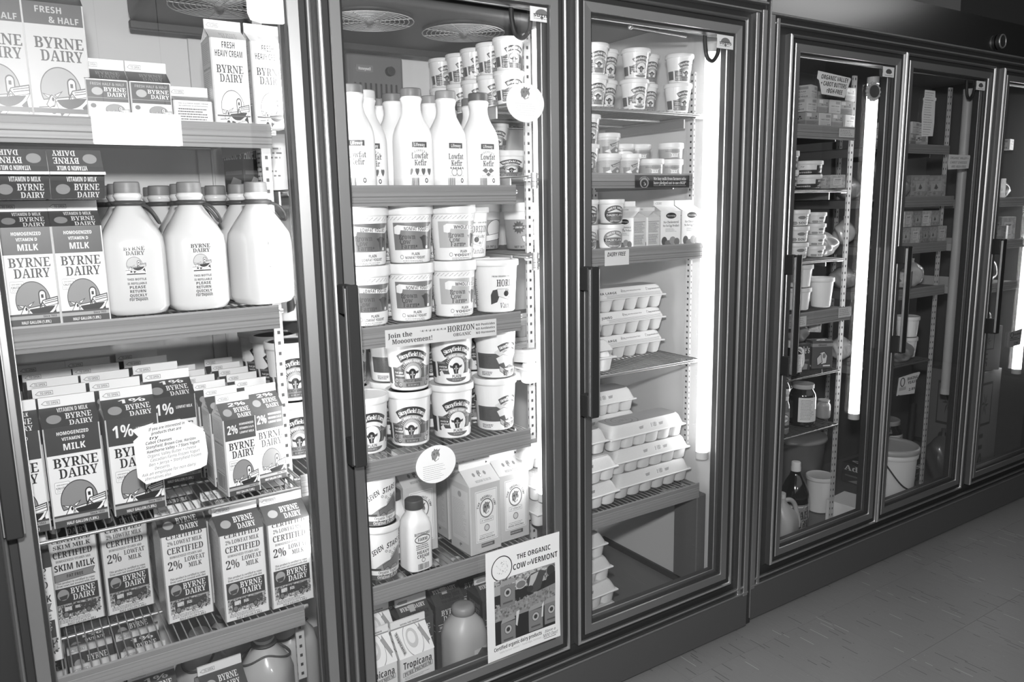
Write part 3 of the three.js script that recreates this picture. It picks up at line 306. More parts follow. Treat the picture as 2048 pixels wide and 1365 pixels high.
TX.poster = paper(900, 1170, (c, w, h) => { // poster: title, farm photograph of a cow at a board fence with cartons, signature line
  E(c, 190, 210, 120, 128, null, INK, 10); speckle(c, 0, 0, 0, []); for (let i = 0; i < 30; i++) E(c, 120 + rnd() * 140, 140 + rnd() * 140, 5 * rnd() + 2, 4, ['#999', '#bbb'][i & 1]);
  T(c, 'THE ORGANIC', 580, 140, 74, { f: '', w: 420 }); T(c, 'COW', 400, 240, 82, { f: '', w: 160 }); T(c, 'OF', 520, 246, 46, { f: '', w: 56 }); T(c, 'VERMONT', 710, 240, 82, { f: '', w: 330 });
  c.save(); c.translate(95, 325); c.beginPath(); c.rect(0, 0, 745, 690); c.clip(); R(c, 0, 0, 745, 690, '#8f8f8f'); c.save(); speckle(c, 745, 170, 500, ['#555', '#aaa', '#777', '#c4c4c4'], 8, 46); c.restore(); R(c, 0, 60, 120, 240, '#a5a5a5');
  R(c, 0, 160, 745, 130, '#2e2e2e'); P(c, [[390, 90], [450, 40], [560, 30], [640, 60], [600, 110], [560, 230], [470, 262], [410, 220]], '#4c4c4c'); P(c, [[440, 60], [540, 40], [500, 120], [440, 200], [410, 190]], '#b9b9b9'); E(c, 430, 200, 40, 34, '#3a3a3a'); E(c, 320, 120, 60, 44, '#777', '#ccc', 8); E(c, 690, 70, 54, 60, '#3c3c3c', '#8a8a8a', 8); P(c, [[640, 130], [745, 90], [745, 240], [600, 250]], '#333');
  P(c, [[0, 330], [745, 225], [745, 370], [0, 470]], '#8c8c8c'); c.save(); c.translate(0, 250); speckle(c, 745, 160, 200, ['#777', '#9c9c9c', '#666'], 3, 34); c.restore(); R(c, 0, 440, 745, 250, '#2c2c2c'); for (const [x, y] of [[70, 20], [70, 420], [410, 390], [610, 370]]) { P(c, [[x, y + 60], [x + 20, y + 10], [x + 160, y - 6], [x + 176, y + 50]], '#9a9a9a'); R(c, x, y + 60, 176, 230, '#7e7e7e'); E(c, x + 88, y + 140, 44, 48, '#b5b5b5', '#555', 6); E(c, x + 88, y + 140, 22, 24, '#3c3c3c'); R(c, x + 30, y + 236, 116, 18, '#555'); }
  P(c, [[260, 400], [300, 390], [270, 560], [250, 540]], '#d0d0d0'); P(c, [[580, 420], [600, 390], [590, 560], [570, 560]], '#ddd'); c.restore();
  T(c, 'Certified organic dairy products', 370, 1058, 56, { f: '', w: 590 }); T(c, '100% farmer owned  •  Tunbridge, Vermont', 400, 1110, 26, { f: '', w: 520, c: '#ccc' }); T(c, 'Have a', 770, 1062, 42, { f: 'italic', s: 'serif' }); T(c, 'MOO Day!', 770, 1108, 50, { f: 'italic', s: 'serif', w: 190 }); R(c, 690, 1136, 150, 5, INK); });
TX.joinSign = paper(1024, 160, (c) => { T(c, 'Join the', 130, 56, 56, { s: 'serif', w: 210 }); T(c, 'Moooovement!', 235, 112, 58, { s: 'serif', w: 360 }); for (let i = 0; i < 14; i++) P(c, [[300 + i * 17, 40 + rnd() * 14], [312 + i * 17, 30], [318 + i * 17, 52]], i & 1 ? '#666' : '#bbb'); T(c, 'HORIZON', 680, 52, 74, { s: 'serif', w: 260 }); T(c, 'ORGANIC', 690, 110, 42, { s: 'serif', w: 170 }); for (let i = 0; i < 3; i++) T(c, ['NO Pesticides', 'NO Antibiotics', 'NO Hormones'][i], 915, 40 + i * 38, 28, { w: 190 }); }, '#d6d6d6');
TX.rbghSign = paper(1024, 192, (c) => { E(c, 170, 120, 80, 80, '#9a9a9a'); E(c, 170, 126, 56, 60, '#3a3a3a'); cowHead(c, 170, 120, 70); arcText(c, 'STONYFIELD FARM', 170, 130, 104, -1, 1, 22, SOFT); T(c, 'We buy milk from farmers who', 650, 54, 62, { s: 'serif', w: 620, c: PAPER }); T(c, 'have pledged not to use rBGH*', 650, 118, 62, { s: 'serif', w: 620, c: PAPER }); R(c, 340, 158, 620, 8, '#999'); }, '#303030');
TX.dairyFree = paper(360, 180, (c) => { T(c, 'DAIRY FREE', 170, 50, 66, { f: 'bold italic', w: 270, c: '#111' }); }, '#dedede');
TX.butterSign = paper(420, 200, (c) => { T(c, 'ORGANIC VALLEY', 215, 44, 54, { f: 'bold italic', c: '#111', w: 340 }); T(c, '+ CABOT BUTTERS', 205, 100, 54, { f: 'bold italic', c: '#111', w: 320 }); T(c, 'rBGH-FREE', 220, 158, 54, { f: 'bold italic', c: '#111', w: 200 }); }, '#d8d8d8');
TX.cheeseSign = paper(420, 200, (c) => { T(c, 'ORGANIC VALLEY +', 210, 44, 42, { f: 'italic', w: 350 }); T(c, 'CABOT CHEESES', 200, 102, 42, { f: 'italic', w: 320 }); T(c, 'ARE rBGH-FREE', 210, 158, 42, { f: 'italic', w: 280 }); }, '#c4c4c4');
TX.listSign = paper(200, 512, (c) => { for (let i = 0; i < 18; i++) lines(c, 24, 24 + i * 27, 140, 1, 10, i % 3 ? '#888' : '#555', 6); }, '#cccccc');
TX.yeastSign = paper(300, 256, (c) => { E(c, 70, 80, 26, 50, null, INK, 10); T(c, 'BAKING', 200, 56, 48, { w: 140 }); T(c, 'YEAST', 200, 104, 48, { w: 120 }); R(c, 30, 140, 90, 40, '#999'); T(c, '2.89', 200, 190, 44, {}); E(c, 30, 232, 8, 8, INK); }, '#bdbdbd');
TX.tagSign = paper(256, 256, (c) => { E(c, 60, 70, 26, 40, null, INK, 9); T(c, 'SALMON', 160, 70, 40, { w: 130 }); lines(c, 30, 120, 190, 2, 26, INK, 10); T(c, '2.95', 150, 210, 44, {}); }, '#8a8a8a');
TX.thermo = paper(256, 96, (c) => { T(c, 'Honeywell', 128, 48, 56, { w: 190, c: '#ddd' }); }, '#707070');
TX.tag = paper(128, 64, (c) => { lines(c, 8, 10, 110, 4, 12, '#999', 5); }, '#d0d0d0');
TX.strip = paper(32, 256, (c) => { for (let i = 0; i < 10; i++) R(c, 11, 7 + i * 25.6, 10, 8, '#3a3a3a'); }, '#c8c8c8'); TX.strip.wrapT = THREE.RepeatWrapping;
TX.rail = canvas(512, 64, (c) => { R(c, 0, 0, 512, 64, '#8c8c8c'); for (let i = 0; i < 60; i++) R(c, 0, rnd() * 64, 512, 1, ['#848484', '#949494'][i & 1]); }); TX.rail.wrapS = THREE.RepeatWrapping;
TX.tile = canvas(1024, 1024, (c) => { R(c, 0, 0, 1024, 1024, '#8e8e8e'); for (let i = 0; i < 900; i++) { const x = rnd() * 1024, y = rnd() * 1024, l = 10 + rnd() * 60; R(c, x, y, 1 + rnd() * 1.5, l, ['#858585', '#969696', '#8a8a8a'][i % 3]); } for (let i = 0; i < 70; i++) R(c, rnd() * 1024, rnd() * 1024, 2.5, 20 + rnd() * 90, i % 3 ? '#3a3a3a' : '#d0d0d0'); for (let i = 0; i < 60; i++) E(c, rnd() * 1024, rnd() * 1024, 1 + 2 * rnd(), 1 + 2 * rnd(), i & 1 ? '#555' : '#b5b5b5'); });
TX.scratch = canvas(512, 512, (c) => { R(c, 0, 0, 512, 512, '#808080'); for (let i = 0; i < 2200; i++) { const v = 96 + (rnd() * 64 | 0); R(c, rnd() * 512, rnd() * 512, 1, 20 + rnd() * 120, `rgb(${v},${v},${v})`); } }); TX.scratch.colorSpace = THREE.NoColorSpace; TX.scratch.wrapS = TX.scratch.wrapT = THREE.RepeatWrapping;
TX.tubTop = paper(256, 256, (c) => { E(c, 128, 128, 118, 118, '#777'); E(c, 128, 128, 96, 96, '#8e8e8e'); P(c, [[60, 150], [110, 90], [170, 110], [200, 160], [120, 190]], '#5a5a5a'); lines(c, 70, 80, 110, 3, 12, '#bbb', 5); });
// ---------------------------------------------------------------- materials
const M = {
  alu: phys(0.6, 0.43, { metalness: 1 }),
  aluLight: phys(0.55, 0.42, { metalness: 1 }),
  aluDark: phys(0.045, 0.55, { metalness: 0.35 }),
  groove: mat(0.045, 0.5), black: mat(0.02, 0.55), gasket: mat(0.03, 0.6),
  kick: phys(0.13, 0.5, { metalness: 0.4 }), steel: phys(0.5, 0.17, { metalness: 1 }),
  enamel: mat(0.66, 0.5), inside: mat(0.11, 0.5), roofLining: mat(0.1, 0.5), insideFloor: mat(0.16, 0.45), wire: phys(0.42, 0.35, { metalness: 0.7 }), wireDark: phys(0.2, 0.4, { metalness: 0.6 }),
  glass: phys(1, 0, { transmission: 1, thickness: 0, ior: 1.5 }),
  rail: new THREE.MeshStandardMaterial({ map: TX.rail, roughness: 0.45 }), strip: texMat(TX.strip, 0.45),
  tube: new THREE.MeshStandardMaterial({ color: 0xffffff, emissive: 0xffffff, emissiveIntensity: TUBE_GLOW, roughness: 0.4 }),
  deadTube: mat(0.55, 0.4), white: mat(0.78, 0.4), offWhite: mat(0.6, 0.45), cardPaper: mat(0.75, 0.7), capGrey: mat(0.24, 0.45), capDark: mat(0.07, 0.45), capMid: mat(0.14, 0.45),
  milk: phys(0.78, 0.25, { clearcoat: 1, clearcoatRoughness: 0.05 }), clear: phys(0.9, 0.05, { transmission: 0.9, thickness: 0, ior: 1.45 }),
  evap: phys(0.045, 0.5, { metalness: 0.2 }), fan: mat(0.012, 0.6), guard: phys(0.4, 0.5, { metalness: 0.3 }), box: mat(0.12, 0.55),
  pulp: mat(0.46, 0.9), foam: mat(0.62, 0.55), foamW: mat(0.78, 0.5), egg: mat(0.82, 0.45),
};
const paperMat = new Map();
function PM(t) { if (!paperMat.has(t)) paperMat.set(t, texMat(t, 0.75, { side: THREE.DoubleSide })); return paperMat.get(t); }

// ---------------------------------------------------------------- package builders (each thing stands on y = 0, its front towards +z)
const cartonGeo = new Map();
function carton(name, t, w, d, hb, hr, hf, cat = 'carton') {
  return proto(name, cat, (o) => {
    const key = [w, d, hb, hr, hf].join(), m = texMat(t, 0.42, { clearcoat: 0.25, clearcoatRoughness: 0.3 });
    if (!cartonGeo.has(key)) {
      const u0 = 0, u1 = 400 / CW, vB = 0, vT = 1 - ROOF / CH, vF = 1 - FIN / CH, s0 = u1, s1 = 1, a = w / 2, b = d / 2, e = 0.0025;
      const F = [[u0, vB], [u1, vB], [u1, vT], [u0, vT]], Sd = [[s0, vB], [s1, vB], [s1, vT], [s0, vT]], q = (A, B) => [[A[0], 0, A[1]], [B[0], 0, B[1]], [B[0], hb, B[1]], [A[0], hb, A[1]]];
      const c = [[-a + e, b], [a - e, b], [a, b - e], [a, -b + e], [a - e, -b], [-a + e, -b], [-a, -b + e], [-a, b - e]], edge = [[s0, vB], [s0 + 0.01, vB], [s0 + 0.01, vT], [s0, vT]];
      const body = faces([[q(c[0], c[1]), F], [q(c[1], c[2]), edge], [q(c[2], c[3]), Sd], [q(c[3], c[4]), edge], [q(c[4], c[5]), F], [q(c[5], c[6]), edge], [q(c[6], c[7]), Sd], [q(c[7], c[0]), edge], [[[-a, 0, -b], [a, 0, -b], [a, 0, b], [-a, 0, b]], edge]]);
      const t0 = 0.0022, y1 = hb + hr, k = a * 0.42, RF = [[u0, vT], [u1, vT], [u1, vF], [u0, vF]], sp = [s0 + 0.05, vT - 0.02], S3 = [sp, [s1 - 0.05, vT - 0.02], [(s0 + s1) / 2, vT - 0.1]];
      const roof = faces([[[[-a, hb, b], [a, hb, b], [a, y1, t0], [-a, y1, t0]], RF], [[[a, hb, -b], [-a, hb, -b], [-a, y1, -t0], [a, y1, -t0]], RF],
        ...[-1, 1].flatMap((s) => [[[[s * a, hb, b], [s * a, hb, -b], [s * (a - k), y1 - 0.001, 0]], S3], [[[s * a, hb, b], [s * a, y1, t0], [s * (a - k), y1 - 0.001, 0]], S3], [[[s * a, hb, -b], [s * a, y1, -t0], [s * (a - k), y1 - 0.001, 0]], S3]])]);
      const y2 = y1 + hf, FF = [[u0, vF], [u1, vF], [u1, 1], [u0, 1]], tp = [[u0, 0.999], [u1, 0.999], [u1, 1], [u0, 1]];
      const fin = faces([[[[-a, y1, t0], [a, y1, t0], [a, y2, t0], [-a, y2, t0]], FF], [[[a, y1, -t0], [-a, y1, -t0], [-a, y2, -t0], [a, y2, -t0]], FF], [[[-a, y2, t0], [a, y2, t0], [a, y2, -t0], [-a, y2, -t0]], tp], ...[-1, 1].map((s) => [[[s * a, y1, t0], [s * a, y2, t0], [s * a, y2, -t0], [s * a, y1, -t0]], tp])]);
      cartonGeo.set(key, [body, roof, fin]);
    }
    const [body, roof, fin] = cartonGeo.get(key);
    mesh('body', body, m, o); mesh('gable_roof', roof, m, o); mesh('sealed_fin', fin, m, o);
  });
}
const HG = [0.096, 0.096, 0.198, 0.03, 0.021];
function tub(name, t, r, h, o = {}) {
  return proto(name, 'tub', (g) => {
    const b = o.base || r * 0.84, lipY = h - (o.lid || 0.014);
    mesh('cup', lathe([[0, 0.003], [b * 0.9, 0.003], [b * 0.94, 0], [b, 0.004], [r * 0.965, lipY]], 44), texMat(t, 0.35, { clearcoat: o.coat || 0.4, clearcoatRoughness: o.coat ? 0.08 : 0.2 }), g);
    mesh('lid', lathe([[r * 0.965, lipY - 0.003], [r * 1.03, lipY - 0.003], [r * 1.04, lipY + 0.002], [r * 1.03, h - 0.001], [r * 1.0, h], [r * 0.94, h], [r * 0.92, h - 0.004], [0, h - 0.004]], 44), o.lidMat || M.white, g);
    if (o.film) mesh('lid_print', lathe([[0, h - 0.0034], [r * 0.88, h - 0.0034]], 36), o.film, g);
  });
}
{ // flat print on a lid: map the disc squarely
  var discMat = texMat(TX.tubTop, 0.4);
}
function discPrint(r, y) { const g = new THREE.CircleGeometry(r, 36); g.rotateX(-Math.PI / 2); return g.translate(0, y, 0); }
const milkBottle = proto('glass_milk_bottle', 'milk bottle', (o) => {
  const w = 0.0585;
  mesh('body', loft([[0.0, w * 0.8, w * 0.8, 3.2], [0.003, w * 0.9, w * 0.9, 3.4], [0.014, w * 0.99, w * 0.99, 3.6], [0.05, w, w, 3.6], [0.13, w, w, 3.6], [0.15, w * 0.97, w * 0.97, 3.2], [0.172, w * 0.8, w * 0.8, 2.6], [0.195, w * 0.56, w * 0.56, 2.2], [0.214, w * 0.36, w * 0.36, 2]], 56), texMat(TX.milkBottle, 0.22, { clearcoat: 1, clearcoatRoughness: 0.04 }), o);
  mesh('neck', lathe([[w * 0.36, 0.212], [w * 0.36, 0.22], [w * 0.42, 0.226], [w * 0.46, 0.231], [w * 0.4, 0.236], [w * 0.36, 0.238]], 28), M.milk, o);
  mesh('handle_collar', [lathe([[w * 0.38, 0.211], [w * 0.52, 0.213], [w * 0.54, 0.219], [w * 0.38, 0.222]], 24), tube([[0.02, 0.216, 0.012], [0.034, 0.208, 0.028], [0.045, 0.192, 0.034], [0.052, 0.178, 0.026], [0.05, 0.18, 0.01], [0.04, 0.198, 0.0], [0.022, 0.214, -0.004]], 0.0032, 24, 6)], M.capDark, o);
  mesh('cap', lathe([[w * 0.4, 0.236], [w * 0.41, 0.24], [w * 0.4, 0.255], [w * 0.37, 0.258], [0, 0.2585]], 28), M.capGrey, o);
});
const cappedJug = proto('glass_cream_jug', 'milk jug', (o) => { // rounder jug with a wavy dark band round the shoulder, bottom shelf
  mesh('body', loft([[0, 0.05, 0.05, 3], [0.004, 0.058, 0.058, 3], [0.02, 0.062, 0.062, 3], [0.14, 0.062, 0.062, 2.8], [0.17, 0.056, 0.056, 2.4], [0.2, 0.036, 0.036, 2], [0.216, 0.022, 0.022, 2]], 44), phys(0.5, 0.2, { clearcoat: 1, clearcoatRoughness: 0.05 }), o);
  const pts = []; for (let i = 0; i < 24; i++) { const a = i / 24 * Math.PI * 2, k = Math.sin(a * 2 + 0.6), y = 0.19 + 0.011 * k, r = 0.0475 - 0.0115 * k; pts.push([r * Math.sin(a), y, r * Math.cos(a)]); }
  mesh('shoulder_strap', tube(pts, 0.0028, 90, 6, true), M.capDark, o);
  mesh('neck', lathe([[0.022, 0.214], [0.022, 0.226], [0.026, 0.23], [0.022, 0.234]], 24), M.milk, o);
  mesh('collar', lathe([[0.022, 0.215], [0.03, 0.217], [0.03, 0.222], [0.022, 0.224]], 24), M.capDark, o);
  mesh('cap', lathe([[0.0235, 0.233], [0.0245, 0.236], [0.024, 0.25], [0.021, 0.253], [0, 0.253]], 24), M.capGrey, o);
});
function kefirBottle(t, capM) { return proto('kefir_bottle', 'bottle', (o) => {
  const r = 0.0445;
  mesh('body', loft([[0, r * 0.9, r * 0.9, 3], [0.004, r, r, 3], [0.02, r, r, 2.9], [0.108, r, r, 2.7], [0.122, r * 0.97, r * 0.97, 2.5], [0.136, r * 0.88, r * 0.88, 2.3], [0.15, r * 0.73, r * 0.73, 2.1], [0.163, r * 0.59, r * 0.59, 2], [0.176, r * 0.51, r * 0.51, 2], [0.188, r * 0.5, r * 0.5, 2], [0.196, r * 0.54, r * 0.54, 2], [0.201, r * 0.58, r * 0.58, 2], [0.204, r * 0.55, r * 0.55, 2], [0.207, r * 0.5, r * 0.5, 2]], 48), texMat(t, 0.4, { clearcoat: 0.3 }), o);
  mesh('cap', lathe([[r * 0.5, 0.206], [r * 0.56, 0.207], [r * 0.55, 0.222], [r * 0.52, 0.2245], [0, 0.2245]], 28), capM, o);
}); }
const creamBottle = proto('small_cream_bottle', 'bottle', (o) => {
  mesh('body', loft([[0, 0.031, 0.031, 3.5], [0.004, 0.035, 0.035, 3.6], [0.115, 0.035, 0.035, 3.4], [0.132, 0.03, 0.03, 2.6], [0.147, 0.021, 0.021, 2], [0.156, 0.02, 0.02, 2]], 44), texMat(TX.heavyBottle, 0.4), o);
  mesh('cap', lathe([[0.02, 0.155], [0.0235, 0.156], [0.0232, 0.176], [0.021, 0.179], [0.012, 0.1785], [0, 0.1775]], 28), M.capDark, o);
});
const orangeJug = proto('orange_juice_jug', 'juice jug', (o) => {
  mesh('body', loft([[0, 0.05, 0.045, 3.4], [0.005, 0.056, 0.052, 3.4], [0.13, 0.056, 0.052, 3.2], [0.16, 0.05, 0.046, 2.6], [0.184, 0.03, 0.03, 2], [0.19, 0.022, 0.022, 2]], 44), texMat(TX.orangeJug, 0.4), o);
  mesh('cap', lathe([[0.022, 0.188], [0.032, 0.19], [0.031, 0.206], [0.022, 0.212], [0.01, 0.213], [0, 0.2125]], 28), mat(0.3, 0.4), o);
});
function eggCarton(name, lidT, trayM, o = {}) { return proto(name, 'egg carton', (g) => {
  const L = 0.3, W = 0.105, hT = o.tray || 0.042, hL = o.lid || 0.03, c = [];
  for (let i = 0; i < 6; i++) for (const s of [-1, 1]) c.push(loft([[0, o.foot || 0.014, 0.015, 2.6], [0.004, (o.foot || 0.014) + 0.0035, 0.019, 2.6], [hT * 0.7, 0.0235, 0.0235, 3], [hT - 0.004, 0.0248, 0.0255, 4]], 16).translate(-L / 2 + 0.025 + i * 0.05, 0, s * 0.0258));
  mesh('cup_tray', [...c, rbox(L + 0.008, 0.005, W + 0.008, 0.002, 0, hT - 0.0025, 0), box(L - 0.01, 0.006, 0.02, 0, hT - 0.012, 0)], trayM, g);
  const a = L / 2, b = W / 2, lid = loft([[0, a + 0.002, b + 0.002, 11], [0.004, a, b, 11], [hL * 0.8, a - 0.01, b - 0.008, 10], [hL, a - 0.016, b - 0.014, 9]], 72), p = lid.attributes.position, N = lid.attributes.normal, U = lid.attributes.uv;
  for (let i = 0; i < p.count; i++) { const u = 0.5 + p.getX(i) / (L + 0.02); U.setXY(i, u, N.getY(i) > 0.8 ? 0.02 + 0.38 * (0.5 - p.getZ(i) / (W + 0.02)) : 0.42 + 0.58 * (p.getY(i) / hL)); }
  lid.translate(0, 0, 0);
  const lm = mesh('lid', lid, texMat(lidT, o.rough || 0.85), g); lm.position.y = hT;
  if (o.open) { lm.position.set(0, hT + 0.012, 0.0); lm.rotation.x = -0.12; for (let i = 0; i < 6; i++) { const e = mesh('egg', new THREE.SphereGeometry(0.0215, 20, 14), M.egg, g); e.scale.set(1, 1.25, 1); e.position.set(-L / 2 + 0.025 + i * 0.05, hT - 0.006, 0.0258); } }
}); }
function boxProto(name, t, w, h, d, cat = 'box') { return proto(name, cat, (o) => { mesh('body', rbox(w, h, d, 0.0015, 0, h / 2, 0), texMat(t, 0.55), o); }); }
function sheet(name, t, w, h, o = {}) { // a sheet of paper, gently curled; stands in the x-y plane, centre at the origin
  const g = new THREE.PlaneGeometry(w, h, 14, 14), p = g.attributes.position;
  for (let i = 0; i < p.count; i++) { const x = p.getX(i) / w, y = p.getY(i) / h; p.setZ(i, (o.curl || 0) * (x * x * 4 + y * y * 2) + (o.wave || 0) * Math.sin(y * 9 + 1) * (0.5 + x)); }
  g.computeVertexNormals(); return g;
}
function cutSheet(pts, t, curl = 0) { // outline in 0..1 of the print
  return (w, h) => { const s = new THREE.Shape(pts.map(([x, y]) => new THREE.Vector2((x - 0.5) * w, (y - 0.5) * h))); const g = new THREE.ExtrudeGeometry(s, { depth: 0.0004, bevelEnabled: false, curveSegments: 24 }); const p = g.attributes.position, u = g.attributes.uv; for (let i = 0; i < p.count; i++) u.setXY(i, p.getX(i) / w + 0.5, p.getY(i) / h + 0.5); return g; };
}
const circlePts = (n) => Array.from({ length: n }, (_, i) => [0.5 + 0.5 * Math.cos(i / n * 6.28318), 0.5 + 0.5 * Math.sin(i / n * 6.28318)]);
// ---------------------------------------------------------------- the shop round the coolers
const XR = 5.95, XL = -4.2, ZF = 3.1, CEIL = 2.95;
struct('floor', span(XL - 0.1, XR + 0.1, -0.12, -0.012, -0.9, ZF + 0.1), mat(0.2, 0.6));
{ // vinyl tiles: each a piece of the floor
  const fl = scene.getObjectByName('floor'), s = 0.3048, g = [];
  for (let k = 0; k < 4; k++) { const t = TX.tile.clone(); t.wrapS = t.wrapT = THREE.RepeatWrapping; t.repeat.set(0.45, 0.45); t.offset.set(0.27 * k, 0.41 * k); g.push(phys(0.9 + 0.015 * (k % 3), 0.45, { map: t, clearcoat: 0.1, clearcoatRoughness: 0.35 })); }
  const geo = new THREE.BoxGeometry(s - 0.0008, 0.012, s - 0.0008).translate(0, -0.006, 0);
  let k = 0; for (let ix = -14; ix < 19; ix++) for (let iz = -1; iz < 10; iz++) { const z = 0.4 + s * (iz - 1) + s / 2, x = ix * s + 0.15; if (z < -0.3 || (x < 0.2 && z > 1.3) || z > 2.6) continue; const t = mesh(numbered('tile'), geo, g[(k++ * 7) % 4], fl); t.position.set(x, 0, z); }
}
struct('ceiling', span(XL - 0.1, XR + 0.1, CEIL, CEIL + 0.1, -0.9, ZF + 0.1), mat(0.4, 0.9));
struct('wall_back', span(XL - 0.1, XR + 0.1, 0, CEIL, -0.9, -0.78), mat(0.1, 0.8));
struct('wall_right', span(XR, XR + 0.1, 0, CEIL, -0.78, ZF), mat(0.05, 0.85));
struct('wall_left', span(XL - 0.1, XL, 0, CEIL, -0.78, ZF), mat(0.3, 0.85));
{ // shop front behind the camera: a wall with a row of high windows
  const g = [span(XL, XR, 0, 1.5, ZF, ZF + 0.1), span(XL, XR, 2.7, CEIL, ZF, ZF + 0.1), span(XL, -2.6, 1.5, 2.7, ZF, ZF + 0.1), span(4.2, XR, 1.5, 2.7, ZF, ZF + 0.1)];
  struct('wall_front', g, mat(0.22, 0.85));
  const wm = new THREE.MeshStandardMaterial({ color: 0x000000, emissive: 0xffffff, emissiveIntensity: WINDOW_GLOW });
  const xs = [-2.6, -0.95, 0.7, 2.45, 4.2];
  for (let i = 0; i < 4; i++) {
    const w = new THREE.Group(); w.name = 'window_' + (i + 1); w.userData.kind = 'structure'; scene.add(w);
    mesh('window_frame', ring(xs[i], xs[i + 1], 1.5, 2.7, [[0, ZF + 0.02], [0, ZF - 0.02], [0.04, ZF - 0.02], [0.04, ZF + 0.03]]), M.aluDark, w);
    mesh('bright_pane', span(xs[i] + 0.04, xs[i + 1] - 0.04, 1.54, 2.66, ZF + 0.03, ZF + 0.05), wm, w);
    areaLight('daylight', xs[i + 1] - xs[i] - 0.1, 1.1, (xs[i] + xs[i + 1]) / 2, 2.1, ZF - 0.03, (xs[i] + xs[i + 1]) / 2, 2.0, 0, WINDOW_LIGHT);
  }
  const sg = thing('lit_window_sign', 'bright lit sign hanging in the shop window behind the viewer', 'sign');
  mesh('glowing_face', rbox(0.42, 0.16, 0.04, 0.008, 0.045, 1.795, ZF - 0.1), new THREE.MeshStandardMaterial({ color: 0xffffff, emissive: 0xffffff, emissiveIntensity: SIGN_GLOW }), sg);
  mesh('hanging_wire', [rod([-0.1, 1.87, ZF - 0.1], [-0.1, CEIL, ZF - 0.1], 0.002), rod([0.19, 1.87, ZF - 0.1], [0.19, CEIL, ZF - 0.1], 0.002)], M.black, sg);
  scene.add(sg); areaLight('sign_light', 0.42, 0.16, 0.045, 1.795, ZF - 0.13, 0.045, 1.7, 0, SIGN_GLOW);
}
{ // the photographer's flash head, above the lens and out of the picture
  const f = thing('camera_flash', 'hand-held flash head above the viewpoint that lights the cooler fronts', 'flash');
  mesh('housing', rbox(0.13, 0.09, 0.06, 0.008, 0, 0, -0.038), M.black, f); mesh('flash_tube_window', box(0.11, 0.07, 0.004, 0, 0, -0.004), new THREE.MeshStandardMaterial({ color: 0xffffff, emissive: 0xffffff, emissiveIntensity: FLASH_GLOW }), f);
  mesh('grip', rbox(0.03, 0.16, 0.03, 0.006, -0.05, -0.12, -0.045), M.black, f);
  f.position.copy(flashAt); f.lookAt(flashAim); scene.add(f);
}
for (const [x, z, w] of [[-2.4, 1.7, 'left end'], [0.6, 1.7, 'middle'], [3.4, 1.7, 'right end']]) { // ceiling panels
  const c = thing('ceiling_light', 'long fluorescent panel in the shop ceiling above the ' + w + ' of the aisle', 'ceiling light');
  mesh('frame', ring(-0.62, 0.62, -0.17, 0.17, [[0, 0.03], [0, -0.02], [0.02, -0.02], [0.02, 0.01]]).rotateX(Math.PI / 2), M.white, c);
  mesh('diffuser', box(1.2, 0.01, 0.3, 0, -0.002, 0), new THREE.MeshStandardMaterial({ color: 0xffffff, emissive: 0xffffff, emissiveIntensity: CEILING_GLOW }), c);
  put(c, x, CEIL - 0.03, z); areaLight('ceiling_glow', 1.2, 0.3, x, CEIL - 0.06, z, x, 0, z, CEILING_LIGHT);
}

{ // pale skylight near the shop front, mirrored in the steel header of the right cooler
  const c = thing('skylight_panel', 'wide pale skylight panel in the ceiling near the shop front', 'skylight');
  mesh('frame', ring(-0.8, 0.8, -0.48, 0.48, [[0, 0.03], [0, -0.02], [0.03, -0.02], [0.03, 0.01]]).rotateX(Math.PI / 2), M.white, c);
  mesh('diffuser', box(1.54, 0.01, 0.9, 0, -0.002, 0), new THREE.MeshStandardMaterial({ color: 0xffffff, emissive: 0xffffff, emissiveIntensity: 0.45 }), c);
  put(c, 5.05, CEIL - 0.03, 2.58); areaLight('sky_glow', 1.54, 0.9, 5.05, CEIL - 0.06, 2.58, 5.05, 0, 2.58, 0.45);
}
